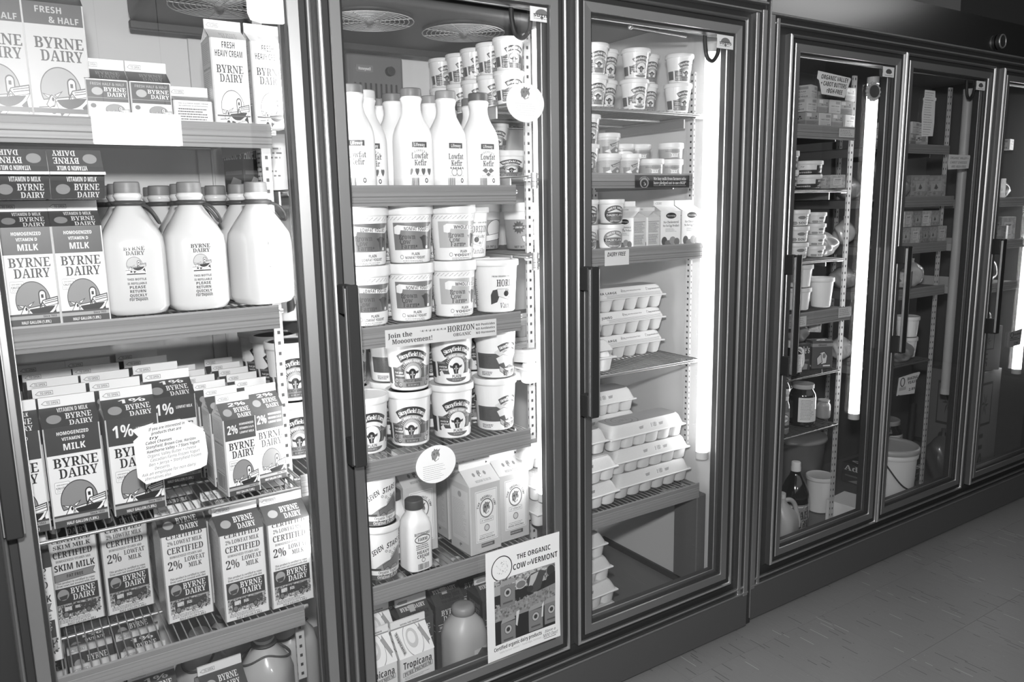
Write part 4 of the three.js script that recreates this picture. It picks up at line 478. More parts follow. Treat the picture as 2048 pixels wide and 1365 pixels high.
// ---------------------------------------------------------------- coolers
const D1 = [-0.633, -0.012, 0.623], D2 = [1.437, 2.042, 2.708], GW = 0.508, GW2 = 0.5, FR = 0.05, V1 = [0.231, 1.821], V2 = [0.229, 1.802];
function door(cooler, x, w, zf, o = {}) { // glass from x to x + w; zf = front of the glass
  const d = new THREE.Group(); d.name = 'door'; cooler.add(d);
  const [Y0, Y1] = o.v, a = x - FR, b = x + w + FR, c = Y0 - FR, e = Y1 + FR, z = zf;
  mesh('outer_trim', ring(a, b, c, e, [[0, z - 0.03], [0, z + 0.006], [0.002, z + 0.009], [0.0055, z + 0.011], [0.0085, z + 0.009], [0.01, z + 0.005]]), M.alu, d);
  mesh('frame_channel', ring(a, b, c, e, [[0.01, z + 0.005], [0.011, z + 0.001], [0.023, z + 0.001], [0.024, z + 0.006]]), M.aluDark, d);
  mesh('inner_trim', ring(a, b, c, e, [[0.024, z + 0.006], [0.0255, z + 0.008], [0.0465, z + 0.0065], [0.048, z + 0.002]]), M.aluLight, d);
  mesh('gasket', ring(a, b, c, e, [[0.048, z + 0.003], [0.053, z + 0.001], [0.053, z - 0.008]]), M.gasket, d);
  mesh('glass_pane', span(x - 0.003, x + w + 0.003, Y0 - 0.003, Y1 + 0.003, z - 0.006, z - 0.001), M.glass, d);
  mesh('inner_frame', ring(x - 0.035, x + w + 0.035, Y0 - 0.035, Y1 + 0.035, [[0, z - 0.01], [0.037, z - 0.01], [0.04, z - 0.02], [0.036, z - 0.045], [0, z - 0.045]]), M.groove, d);
  mesh('frame_bead', ring(x - 0.003, x + w + 0.003, Y0 - 0.003, Y1 + 0.003, [[0.006, z - 0.02], [0.0075, z - 0.0185], [0.009, z - 0.02], [0.0075, z - 0.023]]), M.alu, d);
  const h = new THREE.Group(); h.name = 'handle'; d.add(h);
  const hx = x - 0.034, H0 = o.h0 || 0.829, H1 = o.h1 || 1.215;
  mesh('grip', rbox(0.026, H1 - H0, 0.012, 0.003, hx + 0.006, (H0 + H1) / 2, z + 0.048), M.black, h);
  mesh('bright_edge', [rbox(0.003, H1 - H0 - 0.012, 0.008, 0.001, hx - 0.0085, (H0 + H1) / 2, z + 0.049), rbox(0.003, H1 - H0 - 0.012, 0.008, 0.001, hx + 0.0205, (H0 + H1) / 2, z + 0.049)], M.alu, h);
  for (const y of [H0 + 0.03, H1 - 0.03]) mesh('post', rbox(0.022, 0.06, 0.032, 0.003, hx, y, z + 0.028), M.black, h);
  if (o.sticker) { const s = mesh('maker_sticker', box(o.sticker[2], o.sticker[3], 0.001, o.sticker[0], o.sticker[1], z + 0.0005), texMat(o.sticker[4] || TX.sticker, 0.5), d, 'small white maker sticker in the upper corner'); s.userData.label = 'small white maker sticker in the upper corner'; }
  if (o.cable) mesh('heater_cable', tube([[x + w - 0.082, Y1 + 0.02, z - 0.03], [x + w - 0.08, Y1 - 0.03, z - 0.03], [x + w - 0.069, Y1 - 0.062, z - 0.03], [x + w - 0.05, Y1 - 0.068, z - 0.03], [x + w - 0.034, Y1 - 0.05, z - 0.028], [x + w - 0.03, Y1 - 0.02, z - 0.025]], 0.0055, 40, 8), M.black, d);
  if (o.arm) mesh('hold_open_arm', [rod([x + 0.16, Y1 - 0.008, z - 0.035], [x + 0.36, Y1 - 0.012, z - 0.035], 0.003, 8), new THREE.SphereGeometry(0.007, 12, 8).translate(x + 0.16, Y1 - 0.008, z - 0.035)], M.wire, d);
  return d;
}
function fluorescent(cooler, x, z, y0, y1, lit) {
  const t = mesh('fluorescent_tube', cyl(0.019, 0.019, y1 - y0, x, y0, z, 20), lit ? M.tube : M.deadTube, cooler);
  for (const y of [y0 - 0.022, y1]) mesh('tube_cap', cyl(0.0198, 0.0198, 0.022, x, y, z, 20), M.offWhite, t);
  if (lit) for (const s of lit) areaLight('tube_light', 0.034, y1 - y0, x + s * 0.0215, (y0 + y1) / 2, z, x + s * 1, (y0 + y1) / 2, z - 0.12, TUBE_LIGHT);
}
function standard(cooler, x, z, y0 = 0.25, y1 = 1.8, turn = 0) {
  const g = box(0.02, y1 - y0, 0.008), u = g.attributes.uv; for (let i = 0; i < u.count; i++) u.setY(i, u.getY(i) * 6.5);
  const s = mesh('slotted_standard', g, M.strip, cooler); s.position.set(x, (y0 + y1) / 2, z); s.rotation.y = turn;
}
function makeCooler(label, x0, x1, doors, w, zf, opt) {
  const c = thing('glass_door_cooler', label, 'cooler'), z = zf, [Y0, Y1] = opt.v;
  const top = Y1 + FR, ZB = -0.63 + zf;
  mesh('kick_panel', span(x0, x1, 0.012, 0.128, z - 0.06, z + opt.kz), M.kick, c);
  mesh('toe_base', span(x0 + 0.01, x1 - 0.01, 0, 0.014, z - 0.09, z - 0.012), M.black, c);
  mesh('sill_lip', [rbox(x1 - x0, 0.006, 0.012, 0.002, (x0 + x1) / 2, 0.131, z + opt.kz), rbox(x1 - x0 - 0.02, 0.006, 0.01, 0.002, (x0 + x1) / 2, 0.15, z + 0.002)], M.alu, c);
  mesh('sill', [span(x0, x1, 0.128, 0.147, z - 0.07, z - 0.002), span(x0 + 0.02, x1 - 0.02, 0.146, Y0 - FR - 0.004, z - 0.07, z - 0.012)], M.aluDark, c);
  mesh('header_panel', span(x0, x1, top + 0.048, 2.02, z - 0.1, z + 0.001), M.steel, c);
  mesh('header_trim', [rbox(x1 - x0, 0.007, 0.02, 0.002, (x0 + x1) / 2, top + 0.046, z + 0.001), rbox(x1 - x0 - 0.05, 0.006, 0.02, 0.002, (x0 + x1) / 2, top + 0.023, z - 0.004)], M.alu, c);
  mesh('header_channel', [span(x0, x1, top + 0.025, top + 0.045, z - 0.06, z - 0.004), span(x0 + 0.02, x1 - 0.02, top + 0.002, top + 0.022, z - 0.06, z - 0.014)], M.aluDark, c);
  for (let i = 0; i <= doors.length; i++) {
    const xm = i === 0 ? doors[0] - FR - 0.02 : i === doors.length ? doors[i - 1] + w + FR + 0.02 : (doors[i - 1] + w + doors[i]) / 2, hw = i === 0 || i === doors.length ? 0.03 : 0.03;
    mesh('mullion', span(xm - hw, xm + hw, 0.15, top + 0.01, z - 0.05, z - 0.013), M.aluDark, c);
  }
  for (const s of [-1, 1]) { // outer jamb strips at both ends of the cabinet
    const e = s < 0 ? x0 : x1;
    mesh('end_trim', [rbox(0.02, 1.78, 0.03, 0.003, e - s * 0.012, 1.01, z - 0.006), rbox(0.014, 1.76, 0.03, 0.003, e - s * 0.04, 1.01, z - 0.008)], M.alu, c);
    mesh('end_panel', span(Math.min(e, e - s * 0.03), Math.max(e, e - s * 0.03), 0.012, 2.0, ZB - 0.03, z - 0.02), M.aluDark, c);
  }
  const ix0 = opt.in0, ix1 = opt.in1;
  mesh('back_lining', span(ix0 - 0.03, ix1 + 0.03, 0.1, 1.9, ZB - 0.03, ZB), opt.lining, c);
  mesh('side_lining', span(ix0 - 0.03, ix0, 0.1, 1.9, ZB, z - 0.052), opt.lining, c); mesh('side_lining', span(ix1, ix1 + 0.03, 0.1, 1.9, ZB, z - 0.052), opt.lining, c);
  mesh('top_lining', span(ix0 - 0.03, ix1 + 0.03, 1.9, 1.93, ZB, z - 0.052), M.roofLining, c);
  for (const [e, s] of [[ix0, 1], [ix1, -1]]) mesh('floor_cove', rbox(0.012, 0.022, 0.52, 0.003, e + s * 0.006, 0.121, z - 0.33), M.groove, c);
  mesh('inner_floor', span(ix0 - 0.03, ix1 + 0.03, 0.08, 0.11, ZB, z - 0.045), M.insideFloor, c);
  return c;
}
const cooler1 = makeCooler('left three-door glass cooler with steel frames, stocked with milk, yogurt and eggs', -0.78, 1.262, D1, GW, 0, { kz: 0.004, in0: -0.74, in1: 1.165, lining: M.enamel, v: V1 });
const cooler2 = makeCooler('right three-door glass cooler, dimmer inside, stocked with butter, jars and cheese', 1.292, 3.36, D2, GW2, -0.016, { v: V2, kz: 0.004, in0: 1.34, in1: 3.3, lining: M.inside, v: V2 });
scene.add(cooler1, cooler2);
door(cooler1, D1[0], GW, 0, { v: V1 }); door(cooler1, D1[1], GW, 0, { v: V1, sticker: [0.479, 1.803, 0.066, 0.034], cable: true }); door(cooler1, D1[2], GW, 0, { v: V1, sticker: [1.097, 1.799, 0.066, 0.035], cable: true, arm: true });
door(cooler2, D2[0], GW2, -0.016, { v: V2, sticker: [1.904, 1.782, 0.066, 0.032, TX.stickerFar], h1: 1.203, h0: 0.825 }); door(cooler2, D2[1], GW2, -0.016, { v: V2, sticker: [2.502, 1.777, 0.062, 0.032, TX.stickerFar], h1: 1.203, h0: 0.825, cable: true }); door(cooler2, D2[2], GW2, -0.016, { v: V2, h1: 1.203, h0: 0.825 });
const mid = (a, w, b) => (a + w + b) / 2;
fluorescent(cooler1, mid(D1[0], GW, D1[1]) - 0.02, -0.088, 0.6, 1.79, [-1, 1]);
fluorescent(cooler1, mid(D1[1], GW, D1[2]) - 0.024, -0.088, 0.6, 1.79, [-1, 1]);
fluorescent(cooler1, 1.14, -0.088, 0.6, 1.79, [-1]);
fluorescent(cooler2, mid(D2[0], GW2, D2[1]) - 0.03, -0.105, 0.585, 1.76, [-1]);
fluorescent(cooler2, mid(D2[1], GW2, D2[2]) - 0.03, -0.105, 0.585, 1.76, null);
fluorescent(cooler2, 3.2, -0.105, 0.59, 1.76, [-1]);
for (const x of [-0.128, 0.557]) { standard(cooler1, x, -0.178); mesh('rear_channel', [rbox(0.034, 1.5, 0.012, 0.002, x - 0.03, 1.05, -0.622), rbox(0.006, 1.5, 0.02, 0.002, x - 0.012, 1.05, -0.618)], M.offWhite, cooler1); }
standard(cooler1, 1.16, -0.178, 0.6, 1.75, Math.PI / 2); standard(cooler1, 1.145, -0.62, 0.3, 1.8);
for (const x of [1.98, 2.62]) { standard(cooler2, x, -0.19, 0.14); standard(cooler2, x - 0.06, -0.63); }
{ // join strip between the two cabinets, and the screws at its foot
  const s = thing('joint_cover_strip', 'narrow vertical metal strip covering the joint between the two coolers', 'trim strip');
  mesh('strip', rbox(0.026, 1.98, 0.02, 0.003, 1.277, 1.0, -0.012), M.aluDark, s); mesh('bright_bead', rbox(0.004, 1.9, 0.006, 0.001, 1.282, 0.98, -0.001), M.alu, s); scene.add(s);
}
{ // dial on the right header
  const t = thing('dial_thermometer', 'small round dial thermometer on the steel header of the right cooler', 'thermometer');
  mesh('case', new THREE.CylinderGeometry(0.026, 0.028, 0.014, 28).rotateX(Math.PI / 2), M.black, t); mesh('bezel', new THREE.TorusGeometry(0.0235, 0.003, 10, 32).translate(0, 0, 0.006), M.alu, t); put(t, 2.603, 1.942, -0.006);
}
{ // dark wall above the right cooler and the pale sheet hanging there
  struct('wall_soffit', span(XL, XR, 2.02, CEIL, -0.5, -0.12), mat(0.035, 0.8));
  const p = thing('wall_poster', 'pale poster hanging on the dark wall above the right cooler', 'poster'); mesh('paper', sheet('', null, 0.85, 0.5, { wave: 0.004 }), mat(0.16, 0.8), p); put(p, 2.05, 2.252, -0.095);
}

// evaporator with fan guards, hung under the roof of the left cooler
{
  const e = thing('evaporator_unit', 'grey ceiling-hung evaporator with round wire fan guards in the left cooler', 'evaporator');
  mesh('housing', rbox(0.9, 0.09, 0.46, 0.02, 0.13, 1.852, -0.315), M.evap, e); mesh('drip_lip', rbox(0.9, 0.02, 0.02, 0.004, 0.13, 1.8, -0.53), M.evap, e);
  for (const [x, z] of [[-0.18, -0.26], [0.15, -0.23], [0.405, -0.235]]) {
    const g = new THREE.Group(); g.name = 'fan_guard'; e.add(g);
    const r = []; for (let i = 1; i <= 9; i++) r.push(new THREE.TorusGeometry(0.011 * i + 0.004, 0.0012, 6, 40).rotateX(Math.PI / 2)); for (let i = 0; i < 8; i++) { const a = i * Math.PI / 4; r.push(rod([0.012 * Math.cos(a), 0.0, 0.012 * Math.sin(a)], [0.105 * Math.cos(a), 0, 0.105 * Math.sin(a)], 0.0013)); }
    const rg = mesh('wire_rings', r, M.guard, g); rg.userData.kind = 'stuff'; rg.position.set(x, 1.797, z);
    mesh('fan_opening', cyl(0.102, 0.102, 0.004, x, 1.803, z, 40), M.fan, g);
    const bl = []; for (let i = 0; i < 4; i++) bl.push(box(0.07, 0.001, 0.035, 0.05, 0, 0).rotateX(0.4).rotateY(i * Math.PI / 2)); mesh('fan_blades', [...bl, new THREE.SphereGeometry(0.014, 14, 10)], M.wireDark, g).position.set(x, 1.8035, z);
  }
  scene.add(e);
  const t = thing('thermostat_box', 'dark wall-mounted thermostat box with vents behind the kefir bottles', 'thermostat');
  mesh('case', rbox(0.17, 0.17, 0.07, 0.008), M.box, t); mesh('name_plate', box(0.05, 0.019, 0.002, -0.033, 0.045, 0.036), texMat(TX.thermo, 0.5), t); mesh('knob', new THREE.CylinderGeometry(0.012, 0.013, 0.016, 24).rotateX(Math.PI / 2).translate(0.042, 0.042, 0.042), M.black, t);
  for (let i = 0; i < 9; i++) mesh('vent_slot', rbox(0.006, 0.055, 0.003, 0.001, -0.062 + i * 0.0155, -0.02, 0.0345), M.black, t);
  put(t, 0.305, 1.705, -0.592);
}
// ---------------------------------------------------------------- shelves
function shelf(label, x0, x1, y, z0, z1, rail, m = M.wire, o = {}) {
  const s = thing(o.name || 'wire_shelf', label, 'shelf'), g = [], n = Math.round((x1 - x0) / 0.0165), f = [];
  for (let i = 0; i <= n; i++) { const x = x0 + (x1 - x0) * i / n; g.push(rod([x, -0.004, z0], [x, -0.004, z1], 0.0016, 5)); }
  for (const z of [z0, (z0 * 2 + z1) / 3, (z0 + 2 * z1) / 3, z1]) f.push(rod([x0 - 0.004, -0.009, z], [x1 + 0.004, -0.009, z], 0.004, 8));
  for (const x of [x0, x1]) f.push(rod([x, -0.009, z0], [x, -0.009, z1], 0.0035, 8));
  mesh('wire_deck', g, m, s).userData.kind = 'stuff'; mesh('frame_rods', f, m, s);
  if (rail) {
    const h = rail === true ? 0.042 : rail, p = [[0, 0.002], [0.004, 0.004], [0.005, 0], [0.0035, -h * 0.25], [0.005, -h * 0.27], [0.005, -h * 0.5], [0.0035, -h * 0.52], [0.005, -h * 0.55], [0.005, -h * 0.8], [0.0035, -h * 0.82], [0.005, -h * 0.85], [0.004, -h], [0, -h]], L = [];
    for (let i = 0; i < p.length; i++) { const a = p[i], b = p[(i + 1) % p.length], z = z1 + 0.004, v = (q) => 1 + q[1] / h; L.push([[[x0, a[1], z + a[0]], [x1, a[1], z + a[0]], [x1, b[1], z + b[0]], [x0, b[1], z + b[0]]], [[0, v(a)], [2, v(a)], [2, v(b)], [0, v(b)]]]); }
    for (const x of [x0, x1]) L.push([[[x, 0.002, z1 + 0.004], [x, 0.002, z1 + 0.009], [x, -h, z1 + 0.009], [x, -h, z1 + 0.004]], [[0, 1], [0, 1], [0, 0], [0, 0]]]);
    mesh('price_rail', faces(L), M.rail, s);
  }
  for (const x of [x0 + 0.004, x1 - 0.004]) { mesh('bracket', [box(0.004, 0.03, 0.36, x + (x > (x0 + x1) / 2 ? 0.012 : -0.012), -0.022, (z0 + z1) / 2), rod([x - 0.014, -0.012, z1 - 0.01], [x + 0.018, -0.012, z1 - 0.01], 0.005, 10)], m, s); }
  s.position.y = y; scene.add(s); return s;
}
const SH = { A: 1.536, B: 1.168, C: 0.772, D: 0.486, F: 1.414, G: 1.1, H: 0.788, I: 0.478, s1: 1.622, s2: 1.445, s3: 1.246, s4: 0.903, s5: 0.5, FL: 0.112 };
const zB = -0.6, zF = -0.088;
shelf('top shelf with cream cartons behind the first door', -0.68, -0.142, SH.A, zB, zF, 0.044);
shelf('second shelf with glass milk bottles behind the first door', -0.68, -0.152, SH.B, zB, zF, 0.046);
shelf('third shelf, bare wire front, with gable milk cartons behind the first door', -0.68, -0.136, SH.C, zB, -0.08, null);
shelf('lowest wire shelf with certified milk cartons behind the first door', -0.68, -0.142, SH.D, zB, zF, 0.046);
shelf('shelf of kefir bottles behind the second door', -0.1, 0.452, SH.F, zB, zF, 0.042);
shelf('shelf of large yogurt tubs with a paper strip, second door', -0.03, 0.46, SH.G, zB, zF, 0.046);
shelf('shelf of stacked farm yogurt tubs with cow pictures, second door', -0.13, 0.485, SH.H, zB, zF, 0.046);
shelf('lowest wire shelf with pale organic cartons behind the second door', -0.03, 0.485, SH.I, zB, zF, 0.046);
shelf('top wire shelf of small yogurt cups behind the third door', 0.462, 1.105, SH.s1, zB, zF, null);
shelf('shelf with the dark slogan strip on its rail, third door', 0.5, 1.064, SH.s2, zB, zF, 0.036);
shelf('shelf with the small handwritten dairy free card, third door', 0.5, 1.112, SH.s3, zB, zF, 0.042);
shelf('bare wire shelf under the printed pulp egg cartons, third door', 0.6, 1.112, SH.s4, zB, zF, null);
shelf('lowest shelf, under the foam egg cartons, third door', 0.6, 1.121, SH.s5, zB, zF, 0.046);
shelf('top shelf with butter boxes behind the fourth door', 1.45, 1.85, 1.605, zB, -0.1, 0.04, M.wireDark);
shelf('wire shelf with ricotta tubs behind the fourth door', 1.45, 1.83, 1.405, zB, -0.1, null, M.wire);
shelf('wire shelf with sour cream tubs behind the fourth door', 1.45, 1.83, 1.17, zB, -0.1, null, M.wire);
shelf('shelf with large pale tubs and a slanting tag rail, fourth door', 1.45, 1.88, 0.99, zB, -0.1, 0.045, M.wireDark);
shelf('wire shelf with two dark boxes behind the fourth door', 1.45, 1.84, 0.772, zB, -0.1, null, M.wireDark);
shelf('lowest wire shelf with glass jars behind the fourth door', 1.45, 1.85, 0.568, zB, -0.1, null, M.wireDark);
shelf('top shelf behind the fifth door, back of the long list', 2.09, 2.46, 1.56, zB, -0.1, 0.03, M.wireDark);
shelf('shelf with large wrapped cheese blocks behind the fifth door', 2.09, 2.52, 1.37, zB, -0.1, 0.035, M.wireDark);
shelf('shelf with two rows of small cheese blocks, fifth door', 2.09, 2.49, 1.196, zB, -0.1, 0.035, M.wireDark);
shelf('shelf with one pale bag behind the fifth door', 2.09, 2.5, 1.024, zB, -0.1, 0.035, M.wireDark);
shelf('wire shelf with stacked round tubs behind the fifth door', 2.09, 2.44, 0.736, zB, -0.1, null, M.wireDark);
shelf('upper pale-railed shelf behind the sixth door', 2.75, 3.12, 1.36, zB, -0.1, 0.035, M.offWhite);
shelf('middle pale-railed shelf with a white packet, sixth door', 2.75, 3.14, 1.182, zB, -0.1, 0.035, M.offWhite);
shelf('lower pale-railed shelf behind the sixth door', 2.75, 3.12, 1.0, zB, -0.1, 0.035, M.offWhite);
// ---------------------------------------------------------------- goods
const ROW = ['front', 'second', 'third', 'fourth', 'fifth', 'sixth'];
const cMilk = carton('milk_carton', TX.milk, ...HG), cOne = carton('milk_carton', TX.one, ...HG), cCert = carton('milk_carton', TX.cert, ...HG), cSkim = carton('milk_carton', TX.skim, ...HG), cHalfBig = carton('cream_carton', TX.halfBig, ...HG);
const cQuart = carton('milk_carton', TX.quart, 0.07, 0.07, 0.166, 0.03, 0.018), cMilkB = carton('milk_carton', TX.milk, 0.083, 0.083, 0.178, 0.028, 0.019), cHeavy = carton('cream_carton', TX.cream, 0.071, 0.071, 0.166, 0.022, 0.018), cHalf = carton('cream_carton', TX.half, 0.072, 0.072, 0.074, 0.022, 0.019), cSmall = carton('cream_carton', TX.small, 0.072, 0.072, 0.044, 0.012, 0.018);
const cJuice = carton('juice_carton', TX.juice, 0.09, 0.09, 0.19, 0.03, 0.02), cTropic = carton('juice_carton', TX.tropic, 0.097, 0.097, 0.16, 0.055, 0.022), cOrg = carton('organic_milk_carton', TX.organic, 0.097, 0.097, 0.185, 0.032, 0.018), cEggP = carton('egg_product_carton', TX.eggProduct, 0.072, 0.072, 0.098, 0.016, 0.014), cEggSide = carton('egg_product_carton', TX.eggProduct, 0.07, 0.05, 0.082, 0.018, 0.01);
// door 1, top shelf
place(cHalfBig, -0.6, SH.A, -0.15, 0, 'large half-and-half carton at the far left end of the top shelf, cut by the door', null);
place(cHalfBig, -0.506, SH.A, -0.15, 0, 'large grey half-and-half carton beside the two small dark ones, top shelf', null);
place(cHalf, -0.432, SH.A, -0.136, 0, 'small dark half-and-half carton next to the large grey carton, top shelf', null);
place(cHalf, -0.358, SH.A, -0.136, 0, 'small dark half-and-half carton beside the squat white cream carton', null);
place(cSmall, -0.284, SH.A, -0.136, 0, 'squat white cream carton covered in small text on the top shelf', null);
place(cHeavy, -0.209, SH.A, -0.136, 0.02, 'tall white heavy cream carton beside the squat cream carton', null);
place(cHeavy, -0.132, SH.A, -0.136, 0.04, 'tall white heavy cream carton nearest the right door post, top shelf', null);
// door 1, second shelf
place(cMilkB, -0.588, SH.B, -0.152, 0, 'dark-topped milk carton at the left end of the glass bottle shelf', null);
place(cMilkB, -0.506, SH.B, -0.152, 0, 'dark-topped milk carton right beside the first glass milk bottle', null);
for (const [i, x] of [[0, -0.596], [1, -0.512]]) { place(cMilkB, x, SH.B, -0.245, 0, 'milk carton standing upright behind ' + (i ? 'the carton nearest the glass bottles' : 'the leftmost carton of the bottle shelf'), null);
  const l = place(cMilkB, x + 0.008, SH.B + 0.268, -0.205, 0, i ? 'milk carton lying on its back, gable outward, above the second carton' : 'milk carton lying on its back, gable outward, above the leftmost carton', null); l.rotation.set(Math.PI / 2, 0, 0); }
const bx = [-0.407, -0.292, -0.157], byaw = [-0.1, 0.02, 0.3];
bx.forEach((x, i) => place(milkBottle, x, SH.B + 0.002, -0.17, byaw[i], ['full glass milk bottle standing next to the cartons, front row', 'full glass milk bottle in the middle of the front row', 'full glass milk bottle nearest the right door post, front row'][i], null));
for (let r = 1; r < 4; r++) for (let k = 0; k < 3; k++) place(milkBottle, [[-0.405, -0.283, -0.16], [-0.432, -0.308, -0.184], [-0.425, -0.3, -0.175]][r - 1][k], SH.B + 0.002, -0.17 - 0.124 * r, [0.06, -0.05, 0.04][(k + r) % 3], 'glass milk bottle in the ' + ROW[r] + ' row back, ' + ['left', 'middle', 'right'][k] + ' of its row', null);
// door 1, third shelf
for (let r = 0; r < 5; r++) {
  const z = -0.165 - r * 0.1 - (r ? 0.004 : 0);
  if (r < 1) place(cMilk, -0.652, SH.C, z, 0, 'whole milk carton half hidden by the left door frame, third shelf', null);
  place(cMilk, -0.552 - r * 0.006, SH.C, z, 0.015 * (r % 2), r ? 'whole milk carton, ' + ROW[r] + ' back in the left column of the third shelf' : 'whole milk carton with big cow print in front of the left column, third shelf', null);
  place(cOne, -0.447 - r * 0.008, SH.C, z, -0.01 * (r % 2), r ? 'one percent milk carton, ' + ROW[r] + ' back in the column behind the taped note' : 'one percent milk carton left of the taped note, front of its column', null);
  if (r) place(cOne, -0.343 - r * 0.006, SH.C, z - 0.03, 0.02, r > 1 ? 'one percent milk carton, ' + ROW[r - 1] + ' back in the column right of the note' : 'one percent milk carton set back behind the lower right of the note', null);
}
for (let r = 0; r < 6; r++) { place(cQuart, -0.25 - r * 0.006, SH.C, -0.13 - r * 0.078, r ? 0.03 : 0.1, r ? 'slim two percent milk carton, ' + ROW[r] + ' back in the left slim column' : 'slim two percent milk carton standing furthest forward, right of the note', null);
  place(cQuart, -0.178 + r * 0.0, SH.C, -0.175 - r * 0.078, r ? 0.02 : 0.14, r ? 'slim two percent milk carton, ' + ROW[r] + ' back in the right slim column' : 'slim two percent milk carton just behind and right of the foremost slim one', null); }
// door 1, fourth shelf
place(cSkim, -0.661, SH.D, -0.2, 0.05, 'certified milk carton almost hidden behind the left door frame', null);
place(cSkim, -0.569, SH.D, -0.342, 0, 'certified skim milk carton with a banner, leftmost full carton of the lowest shelf', null);
place(cCert, -0.469, SH.D, -0.338, 0.03, 'certified two percent milk carton beside the skim carton', null);
place(cCert, -0.364, SH.D, -0.221, 0.02, 'certified two percent milk carton in the middle of the lowest shelf', null);
place(cCert, -0.259, SH.D, -0.154, 0.01, 'certified two percent milk carton second from the right post', null);
place(cCert, -0.158, SH.D, -0.152, 0.02, 'certified two percent milk carton at the right end of the lowest shelf', null);
for (const [x, z, t] of [[-0.36, -0.33, 'behind the middle certified carton'], [-0.26, -0.26, 'behind the second carton from the right post'], [-0.158, -0.26, 'behind the rightmost certified carton']]) place(cMilk, x, SH.D, z, 0, 'dark-roofed milk carton ' + t, null);
// door 1, bottom: cartons and jugs on the cooler floor
for (let k = 0; k < 3; k++) for (let r = 0; r < 4; r++) place((k + r) % 2 ? cCert : cOne, -0.655 + k * 0.1035, SH.FL, -0.246 - r * 0.1, 0.02, 'milk carton on the cooler floor under the wire shelf, ' + ['left', 'middle', 'right'][k] + ' column, ' + ROW[r] + ' row', null);
place(cCert, -0.314, SH.FL, -0.18, 0.03, 'certified milk carton on the cooler floor beside the round jugs', null);
[[-0.325, -0.335], [-0.24, -0.43], [-0.195, -0.25], [-0.103, -0.345]].forEach(([x, z], i) => place(cappedJug, x, SH.FL, z, 0.5 + i, ['round milk jug with a dark shoulder strap, leftmost on the cooler floor', 'round milk jug behind the foremost jug on the cooler floor', 'round milk jug with a grey cap standing foremost on the cooler floor', 'round milk jug nearest the right post on the cooler floor'][i], null));
// tubs of the second bay that stand left of its door, seen through the first door
const tApr = tub('yogurt_tub', TX.apricot, 0.056, 0.139, { film: discMat }), tPlain = tub('yogurt_tub', TX.plain, 0.056, 0.139), tOrg = tub('yogurt_tub', TX.plainOrg, 0.056, 0.139), tVan = tub('yogurt_tub', TX.vanilla, 0.057, 0.139), tFr = tub('yogurt_tub', TX.french, 0.056, 0.139, { film: discMat });
// door 2, kefir shelf
const kS = kefirBottle(TX.kefirStraw, M.capMid), kP = kefirBottle(TX.kefirPeach, M.capGrey), kC = kefirBottle(TX.kefirChoc, M.capDark), kW = kefirBottle(TX.kefirPlain, M.capMid), kL = kefirBottle(TX.kefirStraw, M.offWhite);
const kz = -0.143;
place(kW, 0.062, SH.F, kz, -0.3, 'plain kefir bottle at the left end of the front row', null); place(kS, 0.206, SH.F, kz, -0.1, 'kefir bottle printed with strawberries, front row', null); place(kP, 0.297, SH.F, kz, 0.0, 'kefir bottle printed with peaches, front row', null); place(kC, 0.388, SH.F, kz, -0.06, 'kefir bottle with a dark cap printed with chocolate pieces', null);
place(kL, 0.122, SH.F, -0.215, -0.1, 'kefir bottle with a pale cap set back beside the plain one', null); place(kS, 0.205, SH.F, -0.24, 0.2, 'kefir bottle behind the strawberry kefir bottle', null); place(kP, 0.305, SH.F, -0.238, 0.1, 'kefir bottle behind the peach kefir bottle', null); place(kS, 0.422, SH.F, -0.236, 0.3, 'kefir bottle peeping out right of the chocolate one', null);
for (let k = 0; k < 4; k++) place([kC, kS, kP, kC][k], 0.115 + k * 0.098, SH.F, -0.335, 0.2, 'kefir bottle in the back row, ' + ROW[k].replace('front', 'first') + ' from the left', null);
// door 2, big yogurt tubs
const bL = tub('yogurt_tub', TX.brownLow, 0.057, 0.138, { lid: 0.022 }), bN = tub('yogurt_tub', TX.brownNon, 0.057, 0.138, { lid: 0.022 }), bP = tub('yogurt_tub', TX.brownPlain, 0.057, 0.138, { lid: 0.022 }), tHor = tub('yogurt_tub', TX.horizon, 0.059, 0.133, { lid: 0.012 }), tTofu = tub('cottage_cheese_tub', TX.tofu, 0.056, 0.13, { lid: 0.022 });
const gz = -0.16, th = 0.138;
[[bL, 0.078, -0.05, 'low-fat yogurt tub with a dark label'], [bN, 0.194, -0.2, 'non-fat yogurt tub with a fading label'], [bP, 0.312, 0.05, 'whole-milk yogurt tub with a pale label']].forEach(([p, x, yw, t]) => { place(p, x, SH.G, gz, yw, t + ', lower of its pair', null); place(p, x + 0.002, SH.G + th, gz, yw - 0.02, t + ', upper of its pair', null); place(p, x - 0.01, SH.G, gz - 0.12, yw, t + ', behind the pair', null); place(p, x - 0.01, SH.G + th, gz - 0.12, yw, t + ', stacked up behind the pair', null); });
place(tHor, 0.436, SH.G, gz, 0, 'vanilla yogurt tub with cow drawing at the right end of its shelf', null);
for (let r = 1; r < 3; r++) for (let l = 0; l < 2; l++) place(tHor, 0.424 - 0.0 * r, SH.G + l * 0.133, gz - 0.12 * r, 0, 'vanilla yogurt tub in the ' + ROW[r] + ' row, ' + (l ? 'stacked on another' : 'under another'), null);
